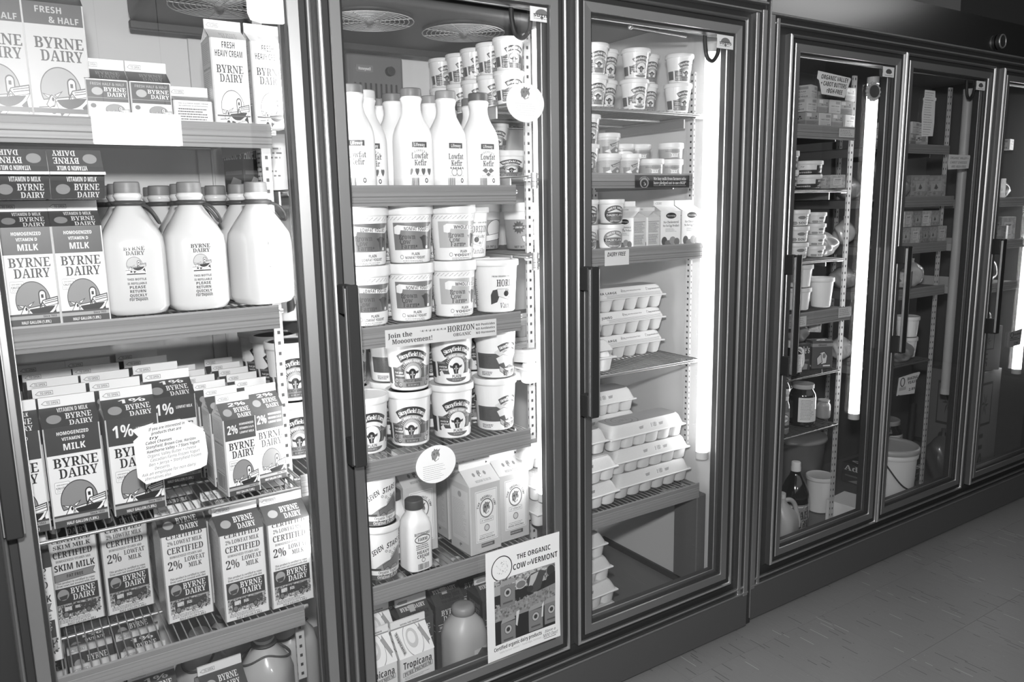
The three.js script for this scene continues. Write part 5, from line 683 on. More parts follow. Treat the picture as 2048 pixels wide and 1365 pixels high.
// door 2, farm yogurt tubs, two high
[[tOrg, tFr, 0.069, -0.18, -0.11], [tApr, tApr, 0.184, -0.175, -0.35], [tPlain, tPlain, 0.302, -0.17, -0.2], [tVan, tVan, 0.43, -0.165, 0.0]].forEach(([a, b, x, z, yw], i) => {
  const n = ['organic plain farm yogurt tub', 'apricot mango farm yogurt tub', 'plain non-fat farm yogurt tub', 'vanilla farm yogurt tub with a leaping cow'][i];
  place(a, x, SH.H, z, yw, n + ', lower tub in the front row', null);
  if (i) place(b, x + 0.004, SH.H + 0.14, z, yw + (i === 1 ? 0.1 : -0.05), n + ', upper tub in the front row', null); else place(tApr, x + 0.004, SH.H + 0.14, z - 0.12, 0, 'apricot mango farm yogurt tub set back behind the handle', null);
  for (let l = 0; l < 2; l++) if (i) place([tFr, tPlain, tVan][(i + l) % 3], x + 0.006, SH.H + l * 0.14, z - 0.122, 0.2 * l, 'farm yogurt tub ' + (l ? 'up' : 'low') + ' behind the ' + ['', 'apricot mango', 'plain non-fat', 'leaping cow'][i] + ' tubs', null); else if (!l) place(tFr, x + 0.004, SH.H, z - 0.12, 0.2, 'farm yogurt tub low behind the organic plain one', null);
});
for (let r = 0; r < 3; r++) for (let l = 0; l < 2; l++) place(tFr, -0.083, SH.H + l * 0.14, [-0.25, -0.368, -0.486][r], -0.1, 'vanilla farm yogurt tub seen past the first door post, ' + ROW[r] + ' back, ' + (l ? 'upper' : 'lower'), null);
place(tHor, -0.038, SH.G, -0.362, 0.3, 'white tub on the yogurt shelf seen just past the first door post', null);
{ const c = proto('canister', 'canister', (o) => { mesh('body', cyl(0.043, 0.043, 0.125, 0, 0, 0, 30), texMat(canvas(256, 128, (c) => { R(c, 0, 0, 256, 128, '#e8e8e8'); lines(c, 8, 14, 240, 9, 11, '#777', 4); }), 0.5), o); mesh('lid', lathe([[0.043, 0.123], [0.045, 0.124], [0.045, 0.132], [0.04, 0.134], [0, 0.134]], 30), M.white, o); });
  place(c, -0.035, SH.F + 0.002, -0.42, 0.4, 'white canister with fine print seen between bottles and door post', null);
  place(boxProto('dark_box', TX.darkBox, 0.06, 0.125, 0.09), -0.08, SH.F + 0.002, -0.54, 0.3, 'dark box behind the white fine-print canister', null); }
// door 2, cartons and small bottles
const t7 = tub('yogurt_tub', TX.seven, 0.05, 0.138, { film: discMat, base: 0.044 });
place(t7, 0.074, SH.I, -0.145, 0.05, 'seven-star yogurt tub with landscape print, lower of the pair', null); place(t7, 0.072, SH.I + 0.139, -0.145, 0.02, 'seven-star yogurt tub with landscape print, upper of the pair', null);
place(creamBottle, 0.162, SH.I, -0.125, 0.1, 'small white cream bottle with a dark cap, front', null); place(creamBottle, 0.142, SH.I, -0.212, 0.2, 'small white cream bottle behind the front one', null);
place(cOrg, 0.208, SH.I, -0.235, 0.05, 'pale organic milk carton behind the small cream bottle', null); place(cOrg, 0.348, SH.I, -0.143, 0.06, 'pale organic milk carton standing foremost', null); place(cOrg, 0.454, SH.I, -0.165, 0.03, 'pale organic milk carton beside the door post', null);
for (const [x, z, t] of [[0.26, -0.36, 'behind the round paper sign'], [0.352, -0.265, 'directly behind the foremost one'], [0.46, -0.29, 'directly behind the one by the post'], [0.15, -0.36, 'furthest left at the back']]) place(cOrg, x, SH.I, z, 0.03, 'pale organic milk carton ' + t, null);
// door 2, cooler floor
place(cTropic, 0.13, SH.FL, -0.125, 0.03, 'orange juice carton with a half orange, beside the dark cartons', null); place(cTropic, 0.028, SH.FL, -0.125, 0.03, 'orange juice carton with a half orange, cut by the door frame', null); place(cTropic, 0.076, SH.FL, -0.228, 0.02, 'orange juice carton with a half orange, behind the other two', null);
place(cJuice, 0.182, SH.FL, -0.215, 0.02, 'dark juice carton right behind the orange-print carton', null); place(cJuice, 0.296, SH.FL, -0.25, 0.0, 'dark juice carton behind the orange plastic jug', null); place(cJuice, 0.415, SH.FL, -0.2, 0.0, 'dark juice carton behind the poster', null);
place(cJuice, 0.185, SH.FL + 0.005, -0.345, 0.0, 'dark juice carton at the back, left of three', null); place(cJuice, 0.3, SH.FL + 0.005, -0.36, 0.0, 'dark juice carton at the back, middle of three', null); place(cJuice, 0.42, SH.FL + 0.005, -0.34, 0.0, 'dark juice carton at the back, right of three', null);
place(orangeJug, 0.297, SH.FL + 0.005, -0.135, 0.1, 'plastic orange juice jug partly hidden by the poster', null);
// door 3, small yogurt cups, two high
const u1 = tub('yogurt_cup', TX.berry, 0.0395, 0.08, { lid: 0.008, base: 0.03, coat: 1 }), u2 = tub('yogurt_cup', TX.plain, 0.0395, 0.08, { lid: 0.008, base: 0.03, coat: 1 }), u3 = tub('yogurt_cup', TX.french, 0.0395, 0.08, { lid: 0.008, base: 0.03, coat: 1 });
[[u1, 0.74, -0.135, -0.2], [u2, 0.822, -0.19, -0.1], [u2, 0.888, -0.135, -0.2], [u1, 0.975, -0.19, -0.1], [u3, 1.055, -0.135, -0.1]].forEach(([p, x, z, yw], i) => { const n = ['blackberry', 'plain', 'plain', 'blackberry', 'vanilla'][i], w = ['first from the left', 'set back second', 'middle front', 'set back fourth', 'last by the lamp'][i];
  place(p, x, SH.s1, z, yw, 'small ' + n + ' yogurt cup, lower, ' + w + ', top shelf', null); place(p, x + 0.004, SH.s1 + 0.081, z, yw, 'small ' + n + ' yogurt cup, upper, ' + w + ', top shelf', null); });
for (let k = 0; k < 5; k++) for (let l = 0; l < 2; l++) place([u3, u1, u2][k % 3], 0.502 - (k === 4 ? 0.01 : 0), SH.s1 + l * 0.081, -0.178 - k * 0.0825, -0.1, 'small yogurt cup seen through the second door, ' + ROW[k] + ' of the file, ' + (l ? 'upper' : 'lower'), null);
const mT = tub('cheese_tub', TX.meadow, 0.036, 0.046, { lid: 0.012, base: 0.033 }), brT = tub('cheese_tub', TX.brie, 0.036, 0.044, { lid: 0.012, base: 0.033 }), sp = tub('yogurt_cup', TX.speck, 0.035, 0.058, { lid: 0.01 });
place(u1, 0.712, SH.s2, -0.135, -0.25, 'small yogurt cup at the left end of the slogan shelf, lower', null); place(u1, 0.716, SH.s2 + 0.076, -0.135, -0.1, 'small yogurt cup at the left end of the slogan shelf, upper', null);
place(sp, 0.8, SH.s2, -0.14, -0.2, 'speckled yogurt cup, lower left of three', null); place(sp, 0.826, SH.s2 + 0.058, -0.175, -0.2, 'speckled yogurt cup stacked on top', null); place(sp, 0.868, SH.s2, -0.135, -0.2, 'speckled yogurt cup in front of the cheese tubs', null);
place(brT, 0.9, SH.s2 + 0.046, -0.2, -0.3, 'soft cheese tub with a white oval label', null); place(mT, 0.902, SH.s2, -0.2, -0.3, 'soft cheese tub under the oval-label one', null); place(mT, 0.976, SH.s2, -0.216, -0.3, 'soft cheese tub hidden low behind the front ones', null); place(mT, 0.974, SH.s2 + 0.046, -0.21, -0.3, 'soft cheese tub stacked in the middle', null); place(mT, 0.957, SH.s2, -0.138, -0.4, 'soft cheese tub low beside the speckled cup', null); place(mT, 1.032, SH.s2, -0.138, -0.4, 'soft cheese tub low at the right end of the slogan rail', null); place(mT, 1.035, SH.s2 + 0.046, -0.14, -0.4, 'soft cheese tub, upper, nearest the lamp', null);
for (let k = 0; k < 2; k++) for (let l = 0; l < 2; l++) place([u3, u1][k], 0.56 + 0.082 * k, SH.s2 + l * 0.081, -0.47, -0.3, 'small yogurt cup past the kefir, ' + (k ? 'right' : 'left') + ' of two, ' + (l ? 'upper' : 'lower'), null);
place(tub('yogurt_tub', TX.berry, 0.05, 0.075), 0.605, SH.s2, -0.35, -0.3, 'wide yogurt tub beside the kefir bottles, low by the slotted post', null);
const w1 = tub('soy_yogurt_tub', TX.wave1, 0.036, 0.066, { lid: 0.01 }), w2 = tub('soy_yogurt_tub', TX.wave2, 0.036, 0.066, { lid: 0.01 });
place(w2, 0.712, SH.s3, -0.135, -0.2, 'soy yogurt tub, lower of the left pair', null); place(w1, 0.714, SH.s3 + 0.068, -0.135, -0.2, 'soy yogurt tub, upper of the left pair', null); place(w2, 0.803, SH.s3, -0.135, -0.3, 'soy yogurt tub with a pale label, lower of the right pair', null); place(w1, 0.806, SH.s3 + 0.068, -0.135, -0.3, 'soy yogurt tub with a dark label, upper of the right pair', null);
place(cEggSide, 0.874, SH.s3, -0.128, -Math.PI / 2, 'egg product carton turned sideways, left one', null); place(cEggSide, 0.928, SH.s3, -0.128, -Math.PI / 2, 'egg product carton turned sideways, right one', null); place(cEggP, 1.0, SH.s3, -0.13, -0.1, 'white egg product carton showing its front', null); place(cEggP, 1.082, SH.s3, -0.13, -0.05, 'white egg product carton washed out beside the lamp', null); place(cEggP, 0.93, SH.s3, -0.215, 0, 'white egg product carton behind the sideways pair', null);
for (let r = 0; r < 2; r++) place(tTofu, 0.545 + r * 0.075, SH.s3, -0.4 + r * 0.1, -0.35, 'grey cottage cheese tub seen past the second door, ' + (r ? 'right' : 'left') + ' of two', null);
// door 3, egg cartons
const eX = eggCarton('egg_carton', TX.eggXL, M.pulp), eJ = eggCarton('egg_carton', TX.eggJumbo, M.pulp), eF = eggCarton('egg_carton', TX.eggFoam, M.foam, { tray: 0.04, lid: 0.034, foot: 0.019, rough: 0.5 }), eO = eggCarton('egg_carton', TX.eggPlain, M.foamW, { open: true, foot: 0.019, rough: 0.5 }), eP = eggCarton('egg_carton', TX.eggPlain, M.foamW, { foot: 0.019, rough: 0.5 });
place(eX, 0.945, SH.s4, -0.27, 0.02, 'printed pulp egg carton, lowest of the stack of three', null); place(eJ, 0.95, SH.s4 + 0.0725, -0.27, 0.03, 'printed pulp egg carton, middle of the stack of three', null); place(eX, 0.945, SH.s4 + 0.145, -0.27, 0.0, 'printed pulp egg carton, topmost under the dairy free shelf', null); 
place(eO, 0.64, SH.s4, -0.15, -0.0, 'open white egg carton showing its eggs behind the handle', null);
place(eF, 0.972, SH.s5, -0.172, 0.02, 'foam egg carton, lowest of the front stack', null); place(eF, 0.967, SH.s5 + 0.0745, -0.176, 0.0, 'foam egg carton, second up in the front stack', null); place(eF, 0.952, SH.s5 + 0.149, -0.18, 0.015, 'foam egg carton, top of the front stack', null);
for (let l = 0; l < 4; l++) place(eF, 0.885 - 0.012 * l, SH.s5 + l * 0.0745, -0.295, 0.0, 'foam egg carton in the rear stack, ' + ROW[l].replace('front', 'first') + ' from below', null);
for (let l = 0; l < 2; l++) place(eP, 0.66 - 0.006 * l, SH.s5 + l * 0.076, -0.15, 0.05, 'white egg carton behind the left frame, ' + (l ? 'upper' : 'lower') + ' of the end pair', null);
place(eF, 0.64, SH.s5 + 0.152, -0.18, 0.0, 'foam egg carton on the white end pair', null);
for (let l = 0; l < 4; l++) place(eP, 0.645 + [0.036, 0.024, 0.012, 0][l] * 0.8, SH.FL + 0.0 + l * 0.0715, -0.15 - l * 0.012, 0.03, 'white egg carton on the cooler floor, ' + ['bottom', 'second', 'third', 'top'][l] + ' of the leaning stack', null);
for (let l = 0; l < 2; l++) place(eX, 0.645, SH.s4 + l * 0.0725, -0.42, 0.0, 'pulp egg carton at the back left of the egg shelf, ' + (l ? 'upper' : 'lower'), null);
{ const b = thing('drain_box', 'dark metal box low at the front right of the egg bay', 'box'); mesh('case', rbox(0.04, 0.3, 0.1, 0.004, 0, 0.15, 0), M.box, b); put(b, 1.135, 0.16, -0.13); }
// ---------------------------------------------------------------- right cooler
const bb = boxProto('butter_box', TX.butter, 0.062, 0.045, 0.11, 'butter box'), bl = boxProto('butter_box', TX.butterLight, 0.062, 0.045, 0.11, 'butter box');
[[1.655, 0], [1.72, 1], [1.785, 0], [1.85, 1]].forEach(([x, k], i) => { place(k ? bl : bb, x, 1.607, -0.17, -0.1 + 0.06 * i, (k ? 'pale' : 'grey') + ' butter box on the rail shelf, ' + ROW[i].replace('front', 'first') + ' from the left', null); place(k ? bb : bl, x - 0.01, 1.653, -0.175, 0.1 - 0.05 * i, (k ? 'grey' : 'pale') + ' butter box in the upper layer, ' + ROW[i].replace('front', 'first') + ' from the left', null); });
place(bl, 1.68, 1.699, -0.2, 0.3, 'pale butter box lying on top under the handwritten butter sign', null); place(bb, 1.86, 1.699, -0.18, 0.05, 'grey butter box on top at the right end', null);
const ri = tub('ricotta_tub', TX.ricotta, 0.045, 0.045, { lid: 0.01, base: 0.041 }); place(ri, 1.7, 1.407, -0.16, -0.5, 'ricotta tub with dark band, lower', null); place(ri, 1.703, 1.453, -0.16, -0.5, 'ricotta tub with dark band, upper', null);
const lt = tub('cheese_tub', TX.ricotta, 0.036, 0.06); for (let l = 0; l < 2; l++) place(lt, 1.59, 1.407 + l * 0.061, -0.16, -0.6, 'narrow cheese tub left of the ricotta, ' + (l ? 'upper' : 'lower'), null);
function bag(name, w, h, d, v, s) { const g = new THREE.SphereGeometry(0.5, 28, 18), p = g.attributes.position; for (let i = 0; i < p.count; i++) { const x = p.getX(i), y = p.getY(i), z = p.getZ(i), k = 1 + 0.12 * Math.sin(9 * x + s) * Math.cos(8 * y + 2 * s) + 0.08 * Math.sin(15 * z + 11 * y + s); const f = y > 0.25 ? 1 - (y - 0.25) * 1.1 : 1; p.setXYZ(i, x * w * k * f, (y + 0.42) * h, z * d * k * f); } g.computeVertexNormals(); const m = phys(v, 0.3, { clearcoat: 0.7, clearcoatRoughness: 0.15 }); return proto(name, 'bag', (o) => { mesh('pouch', g, m, o); mesh('tied_end', loft([[h * 0.86, w * 0.12, d * 0.1, 2], [h * 0.95, w * 0.05, d * 0.05, 2], [h * 1.06, w * 0.13, d * 0.06, 2]], 14), m, o); }); }
const bg1 = bag('cheese_bag', 0.1, 0.09, 0.1, 0.28, 1), bg2 = bag('cheese_bag', 0.09, 0.12, 0.09, 0.16, 3), bg3 = bag('cheese_bag', 0.085, 0.1, 0.08, 0.5, 5);
place(bg1, 1.8, 1.407, -0.24, 0.2, 'crumpled bag behind the ricotta tubs', null); place(boxProto('cheese_packet', TX.wrapLight, 0.06, 0.044, 0.1, 'packet'), 1.8, 1.407, -0.15, -0.3, 'pale packet at the right end of the ricotta shelf', null); place(bg2, 1.74, 1.172, -0.3, 0.4, 'dark bag behind the sour cream tubs', null); place(bg1, 1.858, 1.172, -0.2, 0.9, 'crumpled bag right of the sour cream tubs', null);
const so = tub('sour_cream_tub', TX.sour, 0.043, 0.054, { lid: 0.012, base: 0.037 }), sq = tub('sour_cream_tub', TX.sour, 0.033, 0.038, { lid: 0.01, base: 0.027 });
for (let l = 0; l < 3; l++) place(so, 1.655, 1.172 + l * 0.055, -0.165, -0.62, 'large sour cream tub, ' + ['bottom', 'middle', 'top'][l] + ' of its stack', null);
for (let l = 0; l < 4; l++) place(sq, 1.765, 1.172 + l * 0.0385, -0.165, -0.5, 'small sour cream tub, ' + ROW[l].replace('front', 'first') + ' from below in the short stack', null);
const bt = tub('large_tub', TX.blank, 0.049, 0.078, { lid: 0.012 }), bt2 = tub('large_tub', TX.blank, 0.042, 0.105, { lid: 0.012, base: 0.033 });
place(bt, 1.68, 0.992, -0.17, 0, 'large plain white tub, lower of two', null); place(bt, 1.684, 1.071, -0.17, 0, 'large plain white tub, upper of two', null); place(bt2, 1.805, 0.992, -0.16, 0, 'tapered pale tub right of the two white tubs', null); place(bg3, 1.9, 1.0, -0.28, 0.3, 'pale bag behind the tapered tub', null);
place(boxProto('dark_box', TX.darkBox, 0.075, 0.095, 0.06), 1.7, 0.774, -0.175, -0.15, 'dark box with white lettering next to the handled jar', null); place(boxProto('pear_box', TX.fishBox, 0.078, 0.1, 0.05), 1.795, 0.774, -0.15, -0.45, 'dark box printed with pale fruit shapes', null);
place(bg1, 1.715, 0.87, -0.2, 0.7, 'glossy bag lying on the two dark boxes', null); place(boxProto('cheese_packet', TX.wrapLight, 0.05, 0.05, 0.04, 'packet'), 1.78, 0.905, -0.16, 0.6, 'pale wedge packet on top of the dark boxes', null);
const jar = (name, t, r, h, lm) => proto(name, 'jar', (o) => { mesh('glass', lathe([[0, 0.002], [r * 0.85, 0], [r * 0.98, 0.006], [r, 0.02], [r, h * 0.68], [r * 0.93, h * 0.78], [r * 0.76, h * 0.87], [r * 0.74, h * 0.92]], 36), t.isTexture ? texMat(t, 0.12, { clearcoat: 1, clearcoatRoughness: 0.05 }) : t, o); mesh('lid', lathe([[r * 0.74, h * 0.89], [r * 0.82, h * 0.9], [r * 0.82, h * 0.985], [r * 0.78, h], [r * 0.7, h * 0.99], [0, h * 0.985]], 32), lm, o); });
const jA = jar('glass_jar', TX.jarLabel, 0.047, 0.15, mat(0.45, 0.4)), jB = jar('glass_jar', phys(0.3, 0.15, { clearcoat: 1 }), 0.026, 0.07, mat(0.25, 0.4)), jC = jar('glass_jar', TX.jarLabel, 0.036, 0.115, mat(0.4, 0.4)), yb = jar('dressing_bottle', TX.yogBottle, 0.026, 0.135, M.white);
place(jA, 1.735, 0.57, -0.165, -0.5, 'large dark glass jar with a white label', null); place(jB, 1.86, 0.57, -0.165, 0, 'small pale glass jar with a round lid', null); place(jC, 1.66, 0.57, -0.25, -0.2, 'dark glass jar behind the large one', null); place(yb, 1.575, 0.57, -0.13, -0.6, 'small labelled bottle at the left end of the jar shelf', null); place(jA, 1.78, 0.57, -0.3, 0.2, 'large dark glass jar at the back of the jar shelf', null);
place(proto('handled_jar', 'jar', (o) => { mesh('glass', loft([[0, 0.026, 0.026, 3], [0.006, 0.03, 0.03, 3], [0.075, 0.03, 0.03, 3], [0.09, 0.016, 0.016, 2], [0.098, 0.015, 0.015, 2]], 30), texMat(TX.jarLabel, 0.2), o); mesh('cap', cyl(0.018, 0.018, 0.022, 0, 0.096, 0, 24), M.white, o); mesh('handle', tube([[0.016, 0.092, 0], [0.036, 0.088, 0], [0.044, 0.07, 0], [0.044, 0.03, 0], [0.03, 0.015, 0]], 0.004, 24, 7), M.white, o); }), 1.618, 0.774, -0.13, -0.3, 'jar with a white handle on the left of the dark boxes', null);
// floor of the fourth bay
place(proto('syrup_jug', 'jug', (o) => { mesh('glass', lathe([[0, 0.003], [0.048, 0], [0.053, 0.006], [0.053, 0.15], [0.05, 0.175], [0.036, 0.21], [0.022, 0.236], [0.017, 0.25], [0.016, 0.262]], 40), texMat(TX.growler, 0.08, { clearcoat: 1, clearcoatRoughness: 0.03 }), o); mesh('cap', lathe([[0.016, 0.252], [0.0185, 0.253], [0.0185, 0.268], [0.017, 0.27], [0.0172, 0.285], [0.015, 0.288], [0, 0.288]], 24), M.white, o); }), 1.79, SH.FL, -0.22, -0.5, 'dark glass syrup jug with a white cap', null);
place(proto('plastic_milk_jug', 'milk jug', (o) => { const m = phys(0.42, 0.35, {}); mesh('body', loft([[0, 0.05, 0.05, 4], [0.006, 0.057, 0.057, 4.4], [0.1, 0.058, 0.058, 4.4], [0.135, 0.054, 0.054, 3.4, -0.003], [0.165, 0.036, 0.036, 2.4, -0.012], [0.19, 0.021, 0.021, 2, -0.018], [0.205, 0.018, 0.018, 2, -0.018]], 48), m, o); mesh('handle', tube([[-0.004, 0.19, 0.012], [0.018, 0.188, 0.024], [0.036, 0.172, 0.034], [0.044, 0.14, 0.042], [0.046, 0.1, 0.05], [0.042, 0.082, 0.05]], 0.0085, 30, 10), m, o); mesh('cap', cyl(0.02, 0.02, 0.016, -0.018, 0.204, 0, 28), M.offWhite, o); }), 1.64, SH.FL, -0.165, 0.35, 'translucent plastic milk jug with a side handle', null);
place(boxProto('cardboard_carton', TX.cardboard, 0.16, 0.32, 0.2), 1.7, SH.FL, -0.4, -0.1, 'tall cardboard carton standing behind the two jugs', null);
place(tub('deep_tub', TX.blank, 0.055, 0.15, { base: 0.046 }), 2.075, SH.FL, -0.31, 0, 'pale deep tub behind the slotted post', null); place(boxProto('white_carton', TX.blank, 0.14, 0.09, 0.16), 2.07, SH.FL, -0.15, 0.1, 'plain white carton low behind the post of the fourth door', null);
{ const d = proto('round_bin', 'bin', (o) => { mesh('drum', lathe([[0, 0], [0.1, 0], [0.12, 0.26]], 40), M.capMid, o); mesh('lid', lathe([[0.118, 0.258], [0.128, 0.262], [0.126, 0.275], [0.1, 0.282], [0.09, 0.277], [0.06, 0.285], [0, 0.28]], 40), mat(0.3, 0.3), o); }); place(d, 2.12, SH.FL, -0.47, 0, 'large dark bin with a ridged lid at the back of the fourth bay', null); }
// clutter of the fifth bay that shows past the slotted post of the fourth door
for (const [p, x, y, z, t] of [[bg1, 2.14, 1.372, -0.3, 'glossy bag on the cheese shelf seen past the slotted post'], [bg3, 2.16, 1.198, -0.32, 'pale bag level with the sour cream, past the slotted post'], [bg1, 2.14, 1.027, -0.3, 'glossy bag level with the white tubs, past the slotted post'], [bg3, 2.15, 0.738, -0.3, 'pale bag level with the dark boxes, past the slotted post']]) place(p, x, y, z, 0.5, t, null);
// fifth bay
const wb = boxProto('cheese_block', TX.wrap, 0.085, 0.082, 0.09, 'cheese'), ws = boxProto('cheese_block', TX.wrap, 0.055, 0.06, 0.08, 'cheese'), wl = boxProto('cheese_block', TX.wrapLight, 0.055, 0.06, 0.08, 'cheese');
place(wb, 2.35, 1.372, -0.17, -0.3, 'large wrapped cheese block, left one', null); place(wb, 2.475, 1.372, -0.17, -0.5, 'large wrapped cheese block, right one', null); place(bg1, 2.225, 1.372, -0.16, 0.4, 'glossy bag left of the large cheese blocks', null); place(bg1, 2.33, 1.452, -0.3, 0.8, 'glossy bag lying over the large cheese blocks', null);
for (let k = 0; k < 5; k++) { place(k % 3 === 1 ? wl : ws, 2.25 + k * 0.063, 1.198, -0.155, -0.2 + 0.1 * (k % 3), 'small wrapped cheese block, lower row, ' + ROW[k].replace('front', 'first') + ' from the left', null); if (k < 4) place(k % 2 ? ws : wl, 2.27 + k * 0.066, 1.259, -0.165, -0.1 * k, 'small wrapped cheese block, upper row, ' + ROW[k].replace('front', 'first') + ' from the left', null); }
place(bg3, 2.4, 1.027, -0.17, 0.2, 'pale knotted bag alone on its shelf', null); place(ws, 2.3, 1.027, -0.16, 0.4, 'dark packet left of the pale knotted bag', null); for (let k = 0; k < 3; k++) { place(bb, 2.2 + k * 0.09, 1.562, -0.2, 0.2 * k, 'grey box behind the long list, ' + ROW[k].replace('front', 'first') + ' from the left', null); place(bl, 2.24 + k * 0.085, 1.608, -0.21, 0.1 * k, 'pale box in the upper layer behind the long list, ' + ROW[k].replace('front', 'first') + ' from the left', null); }
const rt = tub('round_tub', TX.blank, 0.044, 0.082, { lid: 0.012 }); place(rt, 2.385, 0.738, -0.17, 0, 'round white tub, lower', null); place(rt, 2.39, 0.821, -0.17, 0, 'round white tub, upper', null); place(bg1, 2.29, 0.738, -0.14, 0.1, 'glossy bag left of the round tubs', null);
{ const bk = proto('plastic_bucket', 'bucket', (o) => { const m = phys(0.8, 0.42); mesh('pail', lathe([[0, 0.002], [0.086, 0], [0.092, 0.006], [0.102, 0.225], [0.107, 0.226], [0.108, 0.24], [0.103, 0.242], [0.104, 0.25]], 48), m, o); mesh('lid', lathe([[0.104, 0.246], [0.112, 0.248], [0.112, 0.262], [0.106, 0.27], [0.1, 0.264], [0.09, 0.258], [0, 0.258]], 48), phys(0.4, 0.4), o); mesh('wire_handle', tube([[-0.104, 0.215, 0.01], [-0.085, 0.13, 0.075], [-0.03, 0.1, 0.106], [0.03, 0.082, 0.108], [0.075, 0.09, 0.09], [0.105, 0.21, 0.01]], 0.003, 40, 6), M.black, o); });
  place(bk, 2.325, SH.FL, -0.17, 0.3, 'large white plastic bucket with a lid and wire handle', null); }
place(jar('lidded_jar', TX.jarLabel, 0.075, 0.2, mat(0.4, 0.4)), 2.6, 0.2, -0.36, 0, 'wide dark jar with a pale lid behind the bucket', null); place(boxProto('dark_carton', TX.darkBox, 0.3, 0.09, 0.2), 2.6, SH.FL, -0.36, 0, 'dark carton under the wide jar', null);
{ const p = thing('dark_scoop', 'long dark scoop leaning beside the bucket', 'scoop'); mesh('shaft', rod([0, 0, 0], [0.12, 0.18, -0.06], 0.014, 12), M.black, p); mesh('blade', rod([-0.05, -0.075, 0.025], [0, 0, 0], 0.022, 12), M.black, p); put(p, 2.52, 0.3, -0.2); }
// sixth bay
place(boxProto('white_packet', TX.wrapLight, 0.065, 0.095, 0.05, 'packet'), 3.09, 1.184, -0.16, -0.5, 'white packet on the middle shelf, sixth door', null); place(ws, 3.0, 1.184, -0.15, 0.3, 'dark packet left of the white packet', null); place(wb, 2.98, 1.362, -0.18, 0.1, 'wrapped block on the upper pale shelf', null); place(bg1, 3.08, 1.362, -0.2, 0.3, 'glossy bag on the upper pale shelf', null); place(bg2, 3.0, 1.0, -0.18, 0.3, 'dark bag on the lower pale shelf', null);
place(boxProto('freezer_carton', TX.cardboard, 0.16, 0.2, 0.16), 3.02, 0.6, -0.22, -0.2, 'cardboard carton stacked low behind the sixth door', null); place(boxProto('freezer_carton', TX.cardboard, 0.24, 0.485, 0.2), 3.02, SH.FL, -0.24, 0.0, 'tall dim cardboard carton on the floor of the sixth bay', null);
place(bag('ice_bag', 0.11, 0.22, 0.14, 0.12, 7), 2.83, SH.FL, -0.22, 0.2, 'dark glossy sack on the floor of the sixth bay', null); place(bl, 3.05, 1.565, -0.2, 0.2, 'pale box high up behind the sixth door', null); place(bag('bread_bag', 0.12, 0.11, 0.1, 0.4, 9), 2.93, 0.8, -0.16, 0.3, 'pale ice-crusted bag on the stacked carton', null);

// ---------------------------------------------------------------- papers on the glass and on the rails
function sign(name, label, t, x, y, z, w, h, geo, rz = 0, cat = 'sign') { const s = thing(name, label, cat); const m = mesh('paper', geo, PM(t), s); m.rotation.z = rz; put(s, x, y, z); return s; }
{
  const w = 0.128, h = 0.112, s = sign('handwritten_note', 'large handwritten white note with folded corners taped on the first door', TX.handNote, -0.3985, 0.963 - 0.04, 0.0012, w, h, cutSheet([[0.1, 0.0], [0.86, 0.06], [0.96, 0.1], [1, 0.3], [1.0, 0.68], [0.9, 0.82], [0.68, 1.0], [0.3, 1.0], [0.02, 0.78], [0.0, 0.15]], TX.handNote)(w, h), 0.05);
  for (const q of [[[-0.05, 0.03], [-0.064, 0.05], [-0.026, 0.058]].map((p) => p), [[0.026, 0.056], [0.062, 0.03], [0.044, 0.016]]]) { const f = new THREE.ExtrudeGeometry(new THREE.Shape(q.map((p) => new THREE.Vector2(...p))), { depth: 0.0005, bevelEnabled: false }); mesh('folded_corner', f.translate(0, 0, 0.0012), M.cardPaper, s); }
}
const pY = (y) => (y + 0.09) * 0.82;
sign('oval_sign', 'round white paper sign with a small cow drawing and lines of text, second door', TX.oval, 0.1625, 0.7805, 0.0012, 0.1, 0.088, cutSheet(circlePts(48), TX.oval)(0.104, 0.09), 0.0);
sign('round_sign', 'round white paper sign with a small cow high on the second door', TX.round, 0.429, 1.603, 0.0012, 0.1, 0.09, cutSheet(circlePts(48), TX.round)(0.106, 0.088));
sign('corner_sticker', 'blank white rounded sticker at the top of the first door', TX.blank, -0.155, 1.765, 0.0012, 0.08, 0.09, cutSheet([[0, 0.16], [0.06, 0.04], [0.3, 0], [0.8, 0.02], [0.96, 0.1], [1, 0.3], [1, 1], [0, 1]], TX.blank)(0.082, 0.1));
sign('door_poster', 'white poster with a cow photograph and milk cartons low on the second door', TX.poster, 0.395, 0.3835, 0.0105, 0.226, 0.294, sheet('', null, 0.226, 0.294, { curl: 0.0015, wave: 0.0012 }));
sign('butter_sign', 'handwritten white sign with slanting sides high on the fourth door', TX.butterSign, 1.61, 1.722, -0.0145, 0.165, 0.07, cutSheet([[0.16, 0.02], [0.84, 0.0], [1, 0.86], [0.98, 0.92], [0.02, 1.0], [0, 0.66], [0.06, 0.6]], TX.butterSign)(0.172, 0.068), -0.03);
sign('list_sign', 'long narrow handwritten list on the fifth door', TX.listSign, 2.16, 1.66, -0.0145, 0.08, 0.158, cutSheet([[0.06, 0], [0.95, 0.02], [1, 0.3], [0.96, 0.78], [1.03, 0.8], [1.03, 0.85], [0.94, 0.86], [0.9, 1], [0.08, 1], [0.06, 0.84], [-0.02, 0.82], [-0.02, 0.78], [0.02, 0.76], [-0.04, 0.5]], TX.listSign)(0.08, 0.158));
sign('cheese_sign', 'small handwritten sign in front of the bright glare, fifth door', TX.cheeseSign, 2.387, 1.496, -0.0145, 0.155, 0.054, cutSheet([[0.04, 0], [0.96, 0.1], [1, 0.9], [0.98, 1], [0.02, 1], [0, 0.4]], TX.cheeseSign)(0.155, 0.054));
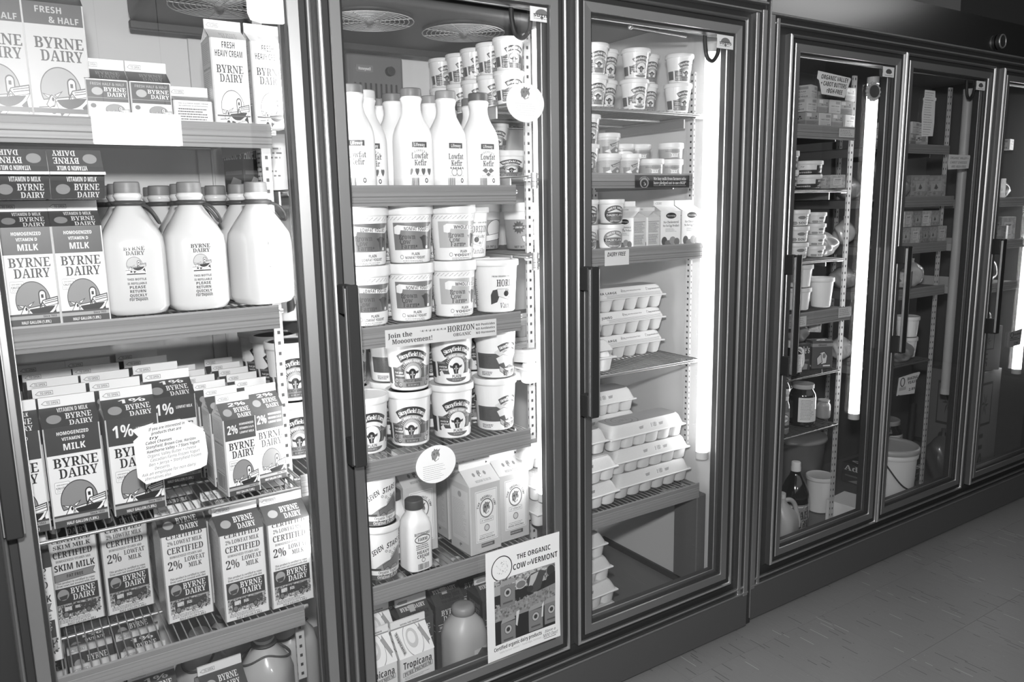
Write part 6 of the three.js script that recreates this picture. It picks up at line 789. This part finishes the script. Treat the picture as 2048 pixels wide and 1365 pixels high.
sign('yeast_sign', 'small handwritten yeast price card on the fifth door', TX.yeastSign, 2.152, 0.682, -0.0145, 0.14, 0.075, cutSheet([[0.0, 0.1], [0.06, 0.1], [0.8, 0.0], [0.84, 0.6], [1, 0.94], [0.96, 1], [0.7, 1], [0.06, 0.94]], TX.yeastSign)(0.15, 0.08));
sign('salmon_tag', 'small grey price tag on the sixth door', TX.tagSign, 2.952, 0.772, -0.0145, 0.11, 0.07, cutSheet([[0, 0], [0.94, 0.02], [1, 1], [0, 0.9]], TX.tagSign)(0.112, 0.07));
{ const s = thing('door_thermometer', 'round scalloped thermometer stuck inside the fourth door', 'thermometer'); const g = []; for (let i = 0; i < 14; i++) g.push(new THREE.SphereGeometry(0.006, 10, 8).translate(0.034 * Math.cos(i * 0.4488), 0.026 * Math.sin(i * 0.4488), 0)); mesh('rim', [new THREE.CylinderGeometry(0.026, 0.026, 0.008, 30).rotateX(Math.PI / 2).scale(1.32, 1, 1), ...g], mat(0.45, 0.4), s); mesh('dial', new THREE.CylinderGeometry(0.02, 0.02, 0.01, 28).rotateX(Math.PI / 2).scale(1.3, 1, 1).translate(0, 0, 0.001), mat(0.08, 0.4), s); put(s, 1.845, 1.718, -0.03); }
// on the shelf rails
sign('rail_strip', 'long pale slogan strip with cows on the large yogurt rail', TX.joinSign, 0.235, 1.0715, -0.0775, 0.29, 0.038, sheet('', null, 0.3, 0.042), -0.004);
sign('rail_strip', 'dark slogan strip with a cow emblem on the rail, third door', TX.rbghSign, 0.945, 1.427, -0.0775, 0.2, 0.036, sheet('', null, 0.208, 0.034));
sign('rail_card', 'small white handwritten card hanging from the rail, third door', TX.dairyFree, 0.778, 1.223, -0.0775, 0.085, 0.042, sheet('', null, 0.087, 0.042));
sign('rail_tag', 'small printed tag on the rail under the butter boxes', TX.tag, 1.8, 1.588, -0.0885, 0.08, 0.028, sheet('', null, 0.085, 0.028)); sign('rail_tag', 'small printed tag at the right end of the large tub rail', TX.tag, 1.845, 0.975, -0.0885, 0.07, 0.034, sheet('', null, 0.075, 0.034)); sign('rail_tag', 'small printed tag at the left end of the large tub rail', TX.tag, 1.6, 0.965, -0.0885, 0.07, 0.034, sheet('', null, 0.06, 0.034));
renderer.render(scene, camera);
